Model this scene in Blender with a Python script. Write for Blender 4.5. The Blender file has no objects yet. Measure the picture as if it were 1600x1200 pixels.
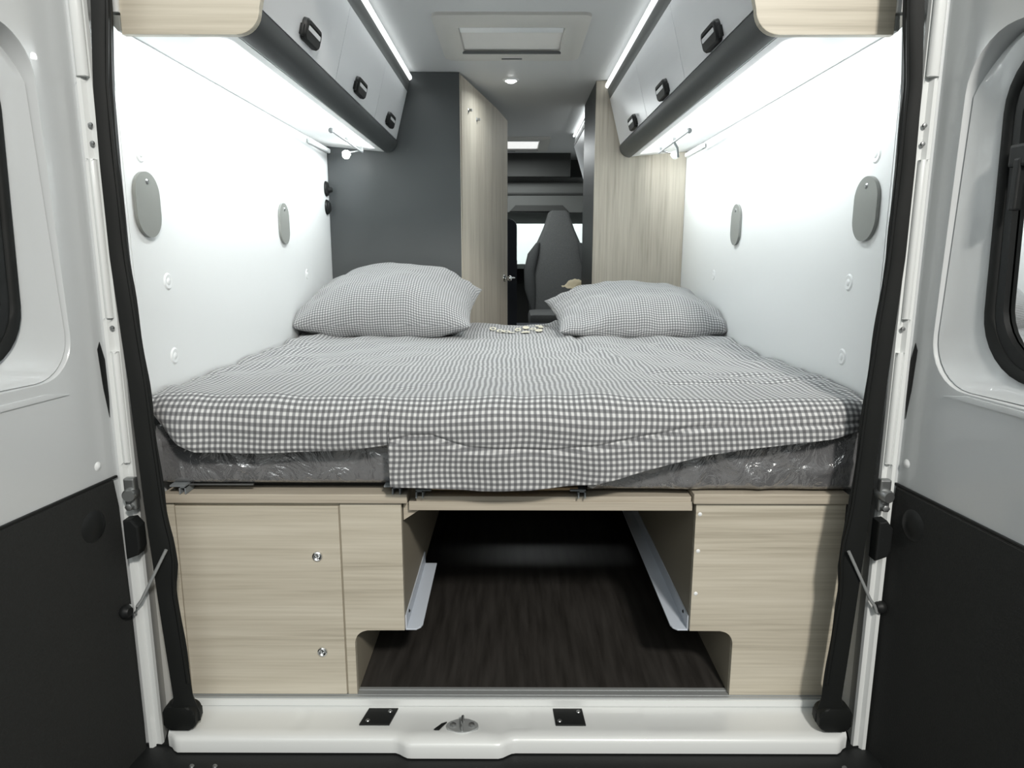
import bpy, bmesh, math, random
from mathutils import Vector, Matrix, noise
from math import sin, cos, pi, radians

random.seed(4)
scene = bpy.context.scene
COL = scene.collection

# ------------------------------------------------------------------ camera
cd = bpy.data.cameras.new('camera')
cd.sensor_width = 36.0
cd.lens = 1076.6 * 36.0 / 1600.0
cd.clip_start = 0.02
cam = bpy.data.objects.new('camera', cd)
COL.objects.link(cam)
cam.location = (0.013, -1.5465, 1.085)
pit, yaw, roll = 0.1876, -0.0018, 0.0013
F = Vector((sin(yaw) * cos(pit), cos(yaw) * cos(pit), -sin(pit)))
R0 = Vector((cos(yaw), -sin(yaw), 0))
U0 = R0.cross(F)
Rr = R0 * cos(roll) + U0 * sin(roll)
Uu = -R0 * sin(roll) + U0 * cos(roll)
cam.rotation_euler = Matrix((Rr, Uu, -F)).transposed().to_euler()
scene.camera = cam

# ------------------------------------------------------------------ light and exposure
scene.view_settings.view_transform = 'Standard'
scene.view_settings.look = 'None'
scene.view_settings.gamma = 1.0
scene.view_settings.use_curve_mapping = False
scene.view_settings.exposure = 0.0

world = bpy.data.worlds.new('hall_air')
scene.world = world
world.use_nodes = True
world.node_tree.nodes['Background'].inputs[0].default_value = (0.95, 1.0, 0.98, 1)
world.node_tree.nodes['Background'].inputs[1].default_value = 0.22


def area_light(name, loc, target, sx, sy, power, color=(1, 1, 1), spread=180):
    l = bpy.data.lights.new(name, 'AREA')
    l.shape = 'RECTANGLE'
    l.size = sx
    l.size_y = sy
    l.energy = power
    l.color = color
    l.spread = radians(spread)
    o = bpy.data.objects.new(name, l)
    COL.objects.link(o)
    o.location = loc
    d = Vector(target) - Vector(loc)
    o.rotation_euler = d.to_track_quat('-Z', 'Y').to_euler()
    return o


WARM = (1.0, 0.955, 0.89)
COOL = (0.95, 1.0, 1.0)
# lamps under the roof of the sales hall, and an added one ahead
area_light('hall_lamp_behind', (1.0, -3.3, 3.1), (0, 0, 0.4), 0.3, 0.3, 125, WARM)
area_light('hall_lamp_soft', (0.0, -4.2, 3.4), (0, 0, 0.8), 4.5, 1.8, 75, COOL)
area_light('windscreen_fill', (0.0, 7.6, 3.2), (0, 9.4, 1.2), 2.5, 0.6, 190, COOL)  # unseen lamp added to whiten the wall outside the windscreen
# light tubes under the two rows of lockers and the two ceiling lines
for sd, y1 in ((-1, 1.66), (1, 1.81)):
    area_light('locker_downlight', (sd * 0.585, y1 / 2, 1.524), (sd * 0.80, y1 / 2, 1.44), y1 - 0.1, 0.012, 6.3, COOL, 136)
    area_light('ceiling_line_light', (sd * 0.434, y1 / 2, 1.830), (sd * 0.30, y1 / 2, 1.5), y1 - 0.1, 0.006, 2.2, COOL, 130)
area_light('spot_light', (0.0, 1.84, 1.855), (0, 1.9, 0), 0.05, 0.05, 1.3, COOL, 160)
area_light('forward_hatch_light', (0.0, 3.72, 1.83), (0, 3.7, 0), 0.4, 0.4, 14, COOL)
area_light('kitchen_line_light', (0.41, 2.8, 1.838), (0.1, 2.8, 1.2), 0.8, 0.01, 1.0, COOL)


# ------------------------------------------------------------------ materials
def newmat(name):
    m = bpy.data.materials.new(name)
    m.use_nodes = True
    nt = m.node_tree
    b = nt.nodes['Principled BSDF']
    return m, nt, b


def N(nt, t, **kw):
    n = nt.nodes.new(t)
    for k, v in kw.items():
        setattr(n, k, v)
    return n


def add_bump(nt, b, scale, strength, dist=0.002, detail=3, coord='Object'):
    tc = N(nt, 'ShaderNodeTexCoord')
    nz = N(nt, 'ShaderNodeTexNoise')
    nz.inputs['Scale'].default_value = scale
    nz.inputs['Detail'].default_value = detail
    bp = N(nt, 'ShaderNodeBump')
    bp.inputs['Strength'].default_value = strength
    bp.inputs['Distance'].default_value = dist
    nt.links.new(tc.outputs[coord], nz.inputs['Vector'])
    nt.links.new(nz.outputs[0], bp.inputs['Height'])
    nt.links.new(bp.outputs[0], b.inputs['Normal'])
    return nz


def plain(name, col, rough=0.5, metal=0.0, bump=None, coat=0.0, spec=0.5, vary=0.0):
    m, nt, b = newmat(name)
    b.inputs['Roughness'].default_value = rough
    b.inputs['Metallic'].default_value = metal
    b.inputs['Coat Weight'].default_value = coat
    b.inputs['Specular IOR Level'].default_value = spec
    b.inputs['Base Color'].default_value = (*col, 1)
    if bump:
        nz = add_bump(nt, b, *bump)
        if vary:
            r = N(nt, 'ShaderNodeValToRGB')
            r.color_ramp.elements[0].position = 0.3
            r.color_ramp.elements[1].position = 0.7
            r.color_ramp.elements[0].color = (*[c * (1 - vary) for c in col], 1)
            r.color_ramp.elements[1].color = (*[min(1, c * (1 + vary)) for c in col], 1)
            nt.links.new(nz.outputs[0], r.inputs[0])
            nt.links.new(r.outputs[0], b.inputs['Base Color'])
    return m


def emissive(name, col, strength):
    m, nt, b = newmat(name)
    b.inputs['Base Color'].default_value = (*col, 1)
    b.inputs['Emission Color'].default_value = (*col, 1)
    b.inputs['Emission Strength'].default_value = strength
    return m


def wood(name, scale, dark, mid, light, rough=0.45, offset=0.0):
    """fine straight grain, stretched along the axis whose scale is smallest"""
    m, nt, b = newmat(name)
    b.inputs['Roughness'].default_value = rough
    tc = N(nt, 'ShaderNodeTexCoord')
    mp = N(nt, 'ShaderNodeMapping')
    mp.inputs['Scale'].default_value = scale
    mp.inputs['Location'].default_value = (offset, offset * 1.7, offset * 0.6)
    n1 = N(nt, 'ShaderNodeTexNoise')
    n1.inputs['Scale'].default_value = 1.0
    n1.inputs['Detail'].default_value = 4
    n1.inputs['Distortion'].default_value = 0.5
    mp2 = N(nt, 'ShaderNodeMapping')
    mp2.inputs['Scale'].default_value = [s * 4.5 for s in scale]
    n2 = N(nt, 'ShaderNodeTexNoise')
    n2.inputs['Scale'].default_value = 1.0
    n2.inputs['Detail'].default_value = 3
    mx = N(nt, 'ShaderNodeMix')
    mx.data_type = 'FLOAT'
    mx.inputs[0].default_value = 0.45
    rp = N(nt, 'ShaderNodeValToRGB')
    e = rp.color_ramp.elements
    e[0].position = 0.34
    e[0].color = (*dark, 1)
    e[1].position = 0.64
    e[1].color = (*light, 1)
    k = e.new(0.46)
    k.color = (*mid, 1)
    L = nt.links.new
    L(tc.outputs['Object'], mp.inputs[0])
    L(tc.outputs['Object'], mp2.inputs[0])
    L(mp.outputs[0], n1.inputs['Vector'])
    L(mp2.outputs[0], n2.inputs['Vector'])
    L(n1.outputs[0], mx.inputs[2])
    L(n2.outputs[0], mx.inputs[3])
    L(mx.outputs[0], rp.inputs[0])
    L(rp.outputs[0], b.inputs['Base Color'])
    bp = N(nt, 'ShaderNodeBump')
    bp.inputs['Strength'].default_value = 0.08
    bp.inputs['Distance'].default_value = 0.001
    L(n2.outputs[0], bp.inputs['Height'])
    L(bp.outputs[0], b.inputs['Normal'])
    return m


WD, WM, WL = (0.42, 0.38, 0.30), (0.53, 0.485, 0.39), (0.62, 0.575, 0.475)
M_woodH = wood('pale_oak_across', (0.8, 3, 34), WD, WM, WL)
M_woodH2 = wood('pale_oak_across_2', (0.8, 3, 34), WD, WM, WL, offset=3.7)
M_woodV = wood('pale_oak_upright', (22, 22, 0.9), (0.36, 0.32, 0.26), (0.46, 0.42, 0.35), (0.56, 0.52, 0.44), 0.6)
M_woodedge = wood('oak_edge', (1.5, 8, 60), (0.38, 0.33, 0.26), (0.46, 0.41, 0.33), (0.52, 0.47, 0.38))
M_woodside = plain('carcass_board', (0.30, 0.27, 0.21), 0.6, bump=(40, 0.1))
M_lath = wood('birch_lath', (1.5, 20, 20), (0.42, 0.28, 0.14), (0.52, 0.36, 0.19), (0.6, 0.44, 0.26))
M_paint = plain('white_body_paint', (0.56, 0.58, 0.585), 0.28, bump=(9, 0.05), coat=0.35)
M_jamb = plain('white_jamb_paint', (0.72, 0.74, 0.73), 0.25, bump=(6, 0.15, 0.004), coat=0.5)
M_sill = plain('white_sill_paint', (0.74, 0.76, 0.75), 0.3, bump=(14, 0.12, 0.003), coat=0.3)
M_wall = plain('white_wall_lining', (0.80, 0.82, 0.82), 0.35, bump=(3, 0.03))
M_cap = plain('white_cap_plastic', (0.84, 0.86, 0.86), 0.3)
M_ceil = plain('ceiling_lining', (0.64, 0.65, 0.65), 0.5, bump=(180, 0.12, 0.001))
M_locker = plain('grey_locker_front', (0.72, 0.73, 0.745), 0.3, bump=(2, 0.02))
M_under = plain('white_locker_underside', (0.86, 0.87, 0.87), 0.5)
M_edge = plain('anthracite_edge', (0.060, 0.066, 0.067), 0.45, bump=(120, 0.15, 0.0008))
M_edgetop = plain('grey_edge', (0.13, 0.135, 0.135), 0.5)
M_dark = plain('anthracite_panel', (0.062, 0.068, 0.070), 0.42, bump=(150, 0.06, 0.0008))
M_gloss = plain('black_gloss_side', (0.030, 0.033, 0.034), 0.5)
M_rubber = plain('black_rubber', (0.008, 0.009, 0.0085), 0.6, bump=(60, 0.1), spec=0.25)
M_black = plain('black_plastic', (0.010, 0.011, 0.011), 0.5, spec=0.3)
M_lining = plain('charcoal_felt_lining', (0.0125, 0.0135, 0.0125), 0.92, bump=(260, 0.5, 0.002), vary=0.15)
M_bumper = plain('black_bumper_plastic', (0.006, 0.007, 0.007), 0.5, bump=(240, 0.3, 0.001))
M_alu = plain('brushed_aluminium', (0.50, 0.52, 0.52), 0.45, 0.6)
M_chrome = plain('chrome', (0.75, 0.76, 0.76), 0.18, 1.0)
M_steel = plain('dull_steel', (0.35, 0.36, 0.36), 0.4, 0.9)
M_bracket = plain('grey_bracket', (0.22, 0.24, 0.25), 0.5)
M_foam = plain('dark_grey_ticking', (0.050, 0.052, 0.055), 0.8, bump=(160, 0.4), vary=0.2)
M_plate = plain('grey_cover', (0.24, 0.25, 0.235), 0.5, bump=(60, 0.1))
M_rail = plain('white_coated_rail', (0.60, 0.65, 0.72), 0.35)
M_bakelite = plain('dark_seat_cloth', (0.035, 0.037, 0.037), 0.9, bump=(200, 0.4, 0.001), vary=0.2)
M_seatmid = plain('grey_seat_cloth', (0.065, 0.067, 0.066), 0.9, bump=(200, 0.4, 0.001), vary=0.2)
M_navy = plain('navy_cushion_cloth', (0.018, 0.021, 0.028), 0.9, bump=(120, 0.3, 0.001))
M_cab = plain('cab_lining', (0.10, 0.103, 0.098), 0.8, bump=(150, 0.15, 0.001))
M_cabdark = plain('cab_dark', (0.030, 0.031, 0.029), 0.8, bump=(150, 0.15, 0.001))
M_hatch = plain('hatch_plastic', (0.62, 0.61, 0.575), 0.4, bump=(50, 0.03))
M_blind = plain('pleated_blind', (0.74, 0.725, 0.69), 0.7, bump=(90, 0.1))
M_cream = plain('cream_print', (0.72, 0.68, 0.54), 0.8)
M_hallwall = plain('hall_wall_paint', (0.8, 0.82, 0.82), 0.8, bump=(20, 0.05))
M_hallfloor = plain('hall_floor_concrete', (0.16, 0.16, 0.155), 0.6, bump=(6, 0.1), vary=0.15)
M_led = emissive('led_line', (0.96, 1.0, 1.0), 2.2)
M_led2 = emissive('spot_glow', (1.0, 1.0, 0.97), 14.0)

# vehicle floor: dark wood print with planks
m, nt, b = newmat('dark_plank_floor')
b.inputs['Roughness'].default_value = 0.42
tc = N(nt, 'ShaderNodeTexCoord')
mp = N(nt, 'ShaderNodeMapping')
mp.inputs['Scale'].default_value = (22, 2.0, 1)
nz = N(nt, 'ShaderNodeTexNoise')
nz.inputs['Scale'].default_value = 2.0
nz.inputs['Detail'].default_value = 5
rp = N(nt, 'ShaderNodeValToRGB')
rp.color_ramp.elements[0].position = 0.3
rp.color_ramp.elements[0].color = (0.020, 0.018, 0.016, 1)
rp.color_ramp.elements[1].position = 0.75
rp.color_ramp.elements[1].color = (0.050, 0.046, 0.042, 1)
nt.links.new(tc.outputs['Object'], mp.inputs[0])
nt.links.new(mp.outputs[0], nz.inputs['Vector'])
nt.links.new(nz.outputs[0], rp.inputs[0])
nt.links.new(rp.outputs[0], b.inputs['Base Color'])
M_floor = m


def gingham(name, T=0.0132, white=0.62, mid=0.235, dark=0.11):
    m, nt, b = newmat(name)
    b.inputs['Roughness'].default_value = 0.85
    b.inputs['Sheen Weight'].default_value = 0.15
    uv = N(nt, 'ShaderNodeUVMap')
    sep = N(nt, 'ShaderNodeSeparateXYZ')
    L = nt.links.new
    L(uv.outputs[0], sep.inputs[0])
    fac = []
    for k in (0, 1):
        mu = N(nt, 'ShaderNodeMath', operation='MULTIPLY')
        mu.inputs[1].default_value = 2 * pi / T
        L(sep.outputs[k], mu.inputs[0])
        sn = N(nt, 'ShaderNodeMath', operation='SINE')
        L(mu.outputs[0], sn.inputs[0])
        mr = N(nt, 'ShaderNodeMapRange')
        mr.interpolation_type = 'SMOOTHSTEP'
        mr.inputs['From Min'].default_value = -0.65
        mr.inputs['From Max'].default_value = 0.65
        L(sn.outputs[0], mr.inputs['Value'])
        fac.append(mr)
    ad = N(nt, 'ShaderNodeMath', operation='ADD')
    L(fac[0].outputs[0], ad.inputs[0])
    L(fac[1].outputs[0], ad.inputs[1])
    hf = N(nt, 'ShaderNodeMath', operation='MULTIPLY')
    hf.inputs[1].default_value = 0.5
    L(ad.outputs[0], hf.inputs[0])
    rp = N(nt, 'ShaderNodeValToRGB')
    e = rp.color_ramp.elements
    e[0].position = 0.0
    e[0].color = (dark, dark * 1.02, dark * 1.06, 1)
    e[1].position = 1.0
    e[1].color = (white, white * 1.01, white, 1)
    k = e.new(0.5)
    k.color = (mid, mid * 1.02, mid * 1.05, 1)
    L(hf.outputs[0], rp.inputs[0])
    L(rp.outputs[0], b.inputs['Base Color'])
    add_bump(nt, b, 900, 0.15, 0.0006)
    return m


M_ging = gingham('gingham_cotton')
M_ging2 = gingham('fine_gingham_cotton', 0.0100, 0.55, 0.25, 0.125)

# clear plastic film
m, nt, b = newmat('clear_film')
nt.nodes.remove(b)
out = nt.nodes['Material Output']
tr = N(nt, 'ShaderNodeBsdfTransparent')
tr.inputs[0].default_value = (0.93, 0.94, 0.95, 1)
gl = N(nt, 'ShaderNodeBsdfGlossy')
gl.inputs['Roughness'].default_value = 0.14
df = N(nt, 'ShaderNodeBsdfDiffuse')
df.inputs[0].default_value = (0.7, 0.7, 0.72, 1)
lw = N(nt, 'ShaderNodeFresnel')
lw.inputs[0].default_value = 1.55
m1 = N(nt, 'ShaderNodeMixShader')
m2 = N(nt, 'ShaderNodeMixShader')
m1.inputs[0].default_value = 0.24
nt.links.new(tr.outputs[0], m1.inputs[1])
nt.links.new(df.outputs[0], m1.inputs[2])
ml = N(nt, 'ShaderNodeMath', operation='MULTIPLY_ADD')
ml.inputs[1].default_value = 1.6
ml.inputs[2].default_value = 0.24
ml.use_clamp = True
nt.links.new(lw.outputs[0], ml.inputs[0])
nt.links.new(ml.outputs[0], m2.inputs[0])
nt.links.new(m1.outputs[0], m2.inputs[1])
nt.links.new(gl.outputs[0], m2.inputs[2])
tc = N(nt, 'ShaderNodeTexCoord')
nz = N(nt, 'ShaderNodeTexNoise')
nz.inputs['Scale'].default_value = 14
nz.inputs['Detail'].default_value = 4
nz.inputs['Distortion'].default_value = 1.5
bp = N(nt, 'ShaderNodeBump')
bp.inputs['Strength'].default_value = 0.7
bp.inputs['Distance'].default_value = 0.02
nt.links.new(tc.outputs['Object'], nz.inputs['Vector'])
nt.links.new(nz.outputs[0], bp.inputs['Height'])
nt.links.new(bp.outputs[0], gl.inputs['Normal'])
nt.links.new(m2.outputs[0], out.inputs[0])
M_film = m


def glassmat(name, tint, ior=1.45):
    m, nt, b = newmat(name)
    nt.nodes.remove(b)
    out = nt.nodes['Material Output']
    tr = N(nt, 'ShaderNodeBsdfTransparent')
    tr.inputs[0].default_value = (*tint, 1)
    gl = N(nt, 'ShaderNodeBsdfGlossy')
    gl.inputs['Roughness'].default_value = 0.03
    fr = N(nt, 'ShaderNodeFresnel')
    fr.inputs[0].default_value = ior
    mx = N(nt, 'ShaderNodeMixShader')
    nt.links.new(fr.outputs[0], mx.inputs[0])
    nt.links.new(tr.outputs[0], mx.inputs[1])
    nt.links.new(gl.outputs[0], mx.inputs[2])
    nt.links.new(mx.outputs[0], out.inputs[0])
    return m


M_tint = glassmat('tinted_glass', (0.50, 0.51, 0.50))
M_glass = glassmat('clear_glass', (0.92, 0.95, 0.94))


# ------------------------------------------------------------------ builders
def finish(o, label=None, cat=None, group=None, kind=None):
    if label:
        o['label'] = label
    if cat:
        o['category'] = cat
    if group:
        o['group'] = group
    if kind:
        o['kind'] = kind
    return o


def obj(name, bm, mat, parent=None, smooth=False, mats=None):
    me = bpy.data.meshes.new(name)
    bmesh.ops.recalc_face_normals(bm, faces=bm.faces)
    bm.to_mesh(me)
    bm.free()
    for mm in ([mat] if mats is None else mats):
        me.materials.append(mm)
    if smooth:
        for p in me.polygons:
            p.use_smooth = True
    o = bpy.data.objects.new(name, me)
    COL.objects.link(o)
    if parent:
        o.parent = parent
    return o


def smooth_angle(o, deg=35):
    me = o.data
    for p in me.polygons:
        p.use_smooth = True
    me.set_sharp_from_angle(angle=radians(deg))
    return o


def empty(name, loc=(0, 0, 0), rz=0.0):
    o = bpy.data.objects.new(name, None)
    o.empty_display_size = 0.05
    COL.objects.link(o)
    o.location = loc
    o.rotation_euler = (0, 0, rz)
    return o


def add_box(bm, x0, x1, y0, y1, z0, z1, bev=0.0, mi=0, M=None):
    vs = [bm.verts.new((x, y, z)) for x in (x0, x1) for y in (y0, y1) for z in (z0, z1)]
    fi = [(0, 1, 3, 2), (4, 6, 7, 5), (0, 4, 5, 1), (2, 3, 7, 6), (0, 2, 6, 4), (1, 5, 7, 3)]
    fs = [bm.faces.new([vs[i] for i in f]) for f in fi]
    geo_v = vs
    if bev > 0:
        es = list({e for f in fs for e in f.edges})
        r = bmesh.ops.bevel(bm, geom=es, offset=bev, segments=2, profile=0.6, affect='EDGES')
        geo_v = list({v for f in r['faces'] for v in f.verts} | {v for v in vs if v.is_valid})
        fs = list({f for v in geo_v for f in v.link_faces})
    for f in fs:
        f.material_index = mi
    if M is not None:
        bmesh.ops.transform(bm, matrix=M, verts=geo_v)
    return bm


def box(name, x0, x1, y0, y1, z0, z1, mat, parent=None, bev=0.0):
    bm = bmesh.new()
    add_box(bm, x0, x1, y0, y1, z0, z1, bev)
    return obj(name, bm, mat, parent)


def add_prism(bm, pts, a, b, axis='y', bev=0.0, f=None):
    """pts: 2D outline; axis y: pts=(x,z); axis x: pts=(y,z); axis z: pts=(x,y)"""
    def P(p, t):
        q = {'y': (p[0], t, p[1]), 'x': (t, p[0], p[1]), 'z': (p[0], p[1], t)}[axis]
        return f(q) if f else q
    A = [bm.verts.new(P(p, a)) for p in pts]
    B = [bm.verts.new(P(p, b)) for p in pts]
    n = len(pts)
    fa = bm.faces.new(A)
    fb = bm.faces.new(B[::-1])
    for i in range(n):
        bm.faces.new([A[i], B[i], B[(i + 1) % n], A[(i + 1) % n]])
    if bev > 0:
        es = list(fa.edges) + list(fb.edges)
        bmesh.ops.bevel(bm, geom=es, offset=bev, segments=2, profile=0.6, affect='EDGES')
    return bm


def prism(name, pts, a, b, axis, mat, parent=None, bev=0.0):
    return obj(name, add_prism(bmesh.new(), pts, a, b, axis, bev), mat, parent)


def rrect(x0, x1, y0, y1, r, n=6):
    """rounded rectangle outline, r may be a 4-list (BL, BR, TR, TL)"""
    rs = r if isinstance(r, (list, tuple)) else [r] * 4
    out = []
    for (cx, cy, a0, rr) in ((x0 + rs[0], y0 + rs[0], pi, rs[0]), (x1 - rs[1], y0 + rs[1], 1.5 * pi, rs[1]),
                             (x1 - rs[2], y1 - rs[2], 0, rs[2]), (x0 + rs[3], y1 - rs[3], 0.5 * pi, rs[3])):
        for i in range(n + 1):
            a = a0 + 0.5 * pi * i / n
            out.append((cx + rr * cos(a), cy + rr * sin(a)))
    return out


def add_tube(bm, pts, r, n=8, cap=True, mi=0):
    pts = [Vector(p) for p in pts]
    rings = []
    for i, p in enumerate(pts):
        d = (pts[min(i + 1, len(pts) - 1)] - pts[max(i - 1, 0)]).normalized()
        up = Vector((0, 0, 1)) if abs(d.z) < 0.9 else Vector((1, 0, 0))
        u = d.cross(up).normalized()
        v = d.cross(u)
        rr = r[i] if isinstance(r, (list, tuple)) else r
        rings.append([bm.verts.new(p + (u * cos(2 * pi * k / n) + v * sin(2 * pi * k / n)) * rr) for k in range(n)])
    for a, b in zip(rings, rings[1:]):
        for k in range(n):
            bm.faces.new([a[k], a[(k + 1) % n], b[(k + 1) % n], b[k]]).material_index = mi
    if cap:
        bm.faces.new(rings[0][::-1]).material_index = mi
        bm.faces.new(rings[-1]).material_index = mi
    return bm


def tube(name, pts, r, mat, parent=None, n=8):
    return smooth_angle(obj(name, add_tube(bmesh.new(), pts, r, n), mat, parent), 50)


def add_lathe(bm, prof, origin, axis, n=20):
    """prof: list of (radius, height) along axis from origin"""
    a = Vector(axis).normalized()
    up = Vector((0, 0, 1)) if abs(a.z) < 0.9 else Vector((1, 0, 0))
    u = a.cross(up).normalized()
    v = a.cross(u)
    o = Vector(origin)
    rings = []
    for (r, h) in prof:
        if r < 1e-6:
            rings.append([bm.verts.new(o + a * h)])
        else:
            rings.append([bm.verts.new(o + a * h + (u * cos(2 * pi * k / n) + v * sin(2 * pi * k / n)) * r) for k in range(n)])
    for A, B in zip(rings, rings[1:]):
        for k in range(n):
            k2 = (k + 1) % n
            if len(A) == 1 and len(B) == 1:
                continue
            if len(A) == 1:
                bm.faces.new([A[0], B[k2], B[k]])
            elif len(B) == 1:
                bm.faces.new([A[k], A[k2], B[0]])
            else:
                bm.faces.new([A[k], A[k2], B[k2], B[k]])
    return bm


def lathe(name, prof, origin, axis, mat, parent=None, n=20):
    return smooth_angle(obj(name, add_lathe(bmesh.new(), prof, origin, axis, n), mat, parent), 40)


def grid_mesh(name, nx, ny, fn, mat, parent=None, uvfn=None, close=False):
    verts, faces = [], []
    uvs = []
    for j in range(ny + 1):
        for i in range(nx + 1):
            r = fn(i / nx, j / ny)
            verts.append(r[0])
            uvs.append(r[1])
    for j in range(ny):
        for i in range(nx):
            a = j * (nx + 1) + i
            faces.append((a, a + 1, a + nx + 2, a + nx + 1))
    me = bpy.data.meshes.new(name)
    me.from_pydata(verts, [], faces)
    ul = me.uv_layers.new(name='UVMap')
    data = [0.0] * (2 * len(me.loops))
    vi = [0] * len(me.loops)
    me.loops.foreach_get('vertex_index', vi)
    for k, v in enumerate(vi):
        data[2 * k] = uvs[v][0]
        data[2 * k + 1] = uvs[v][1]
    ul.data.foreach_set('uv', data)
    me.materials.append(mat)
    for p in me.polygons:
        p.use_smooth = True
    o = bpy.data.objects.new(name, me)
    COL.objects.link(o)
    if parent:
        o.parent = parent
    return o


def sstep(a, b, x):
    t = max(0.0, min(1.0, (x - a) / (b - a)))
    return t * t * (3 - 2 * t)


def lerp_tab(tab, x):
    if x <= tab[0][0]:
        return tab[0][1]
    for (a, va), (b, vb) in zip(tab, tab[1:]):
        if x <= b:
            return va + (vb - va) * (x - a) / (b - a)
    return tab[-1][1]


# ================================================================== SETTING
XW = 0.83            # half width between the side linings
# hall around the vehicle
finish(box('floor', -9, 9, -9, 11, -0.60, -0.55, M_hallfloor), 'grey concrete floor of the hall outside the vehicle', kind='structure')
finish(box('wall_front', -9, 9, 9.9, 10.1, -0.55, 4.2, M_hallwall), 'white hall wall seen through the windscreen', kind='structure')

# vehicle floor
bm = bmesh.new()
add_box(bm, -0.86, 0.86, 0.034, 5.9, -0.03, 0.0)
vf = obj('floor', bm, M_floor)
finish(vf, 'dark wood-look floor of the van between the bed boxes', kind='structure')
# ceiling
finish(box('ceiling', -0.90, 0.90, -0.06, 4.62, 1.872, 1.92, M_ceil), 'pale grey ceiling lining of the van', kind='structure')

# side walls with the upper seam and the rear vertical seam as real grooves
for sd, nm in ((-1, 'wall_left'), (1, 'wall_right')):
    bm = bmesh.new()
    x0, x1 = (XW, XW + 0.05)

    def W(bm, ya, yb, za, zb, xo=0.0):
        if sd < 0:
            add_box(bm, -x1, -x0 + 0, ya, yb, za, zb)
        else:
            add_box(bm, x0, x1, ya, yb, za, zb)
    W(bm, 0.003, 4.6, 0.0, 1.553)
    W(bm, 0.003, 4.6, 1.556, 1.872)
    w = obj(nm, bm, M_wall)
    finish(w, 'glossy white side lining of the van on the %s' % ('left' if sd < 0 else 'right'), kind='structure')
    # rear edge strip beside the door seal
    bm = bmesh.new()
    add_box(bm, *(sorted((sd * XW, sd * (XW + 0.05)))), -0.085, 0.0, 0.0, 1.872)
    obj('edge_strip', bm, M_wall, w)
    # white screw caps
    caps = [(0.150, 1.016), (0.150, 0.833), (0.075, 1.305), (1.30, 1.0), (1.30, 0.85)]
    for k, (yy, zz) in enumerate(caps):
        lathe('screw_cap', [(0.0, 0.004), (0.007, 0.0035), (0.009, 0.002), (0.017, 0.0028), (0.021, 0.0)], (sd * XW, yy, zz), (-sd, 0, 0), M_cap, w, 24)

# cab walls, windscreen and fascia further forward
finish(box('wall_cab_left', -0.95, -0.90, 4.6, 6.4, -0.03, 1.9, M_cab), 'dark cab side wall on the left', kind='structure')
finish(box('wall_cab_right', 0.90, 0.95, 4.6, 6.4, -0.03, 1.9, M_cab), 'dark cab side wall on the right', kind='structure')
finish(box('floor_cab', -0.95, 0.95, 5.9, 6.4, -0.03, 0.0, M_cabdark), 'dark floor of the cab', kind='structure')
bm = bmesh.new()
add_box(bm, -0.90, 0.90, 6.0, 6.05, 0.0, 0.93)
finish(obj('wall_cab_front', bm, M_cabdark), 'dark bulkhead below the windscreen', kind='structure')
bm = bmesh.new()
add_prism(bm, [(4.35, 1.42), (6.15, 1.40), (6.15, 1.95), (4.62, 1.95), (4.62, 1.70), (4.35, 1.70)], -0.90, 0.90, 'x')
oc = finish(obj('overhead_shelf', bm, M_cab), 'long grey storage shelf above the windscreen, seen through the aisle', 'shelf')
box('dark_panel', -0.895, 0.47, 4.20, 4.30, 1.69, 1.871, M_cabdark, oc, 0.004)
box('lip', -0.85, 0.60, 4.335, 4.35, 1.56, 1.575, M_cabdark, oc, 0.002)
box('lip', -0.85, 0.60, 4.335, 4.35, 1.655, 1.665, M_cabdark, oc, 0.002)
prism('tray_edge', [(-0.02, 1.425), (0.03, 1.475), (0.42, 1.475), (0.47, 1.425)], 4.32, 4.35, 'y', M_cabdark, oc, 0.004)
win = finish(empty('window_1'), 'wide windscreen at the far end of the van with a white hall wall outside', kind='structure')
bm = bmesh.new()
add_prism(bm, [(6.08, 0.93), (6.09, 0.93), (6.09, 1.42), (6.08, 1.42)], -0.88, 0.88, 'x')
obj('pane', bm, M_glass, win)
box('frame', -0.90, -0.86, 6.05, 6.12, 0.90, 1.44, M_cabdark, win, 0.004)
box('frame', 0.86, 0.90, 6.05, 6.12, 0.90, 1.44, M_cabdark, win, 0.004)

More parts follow.
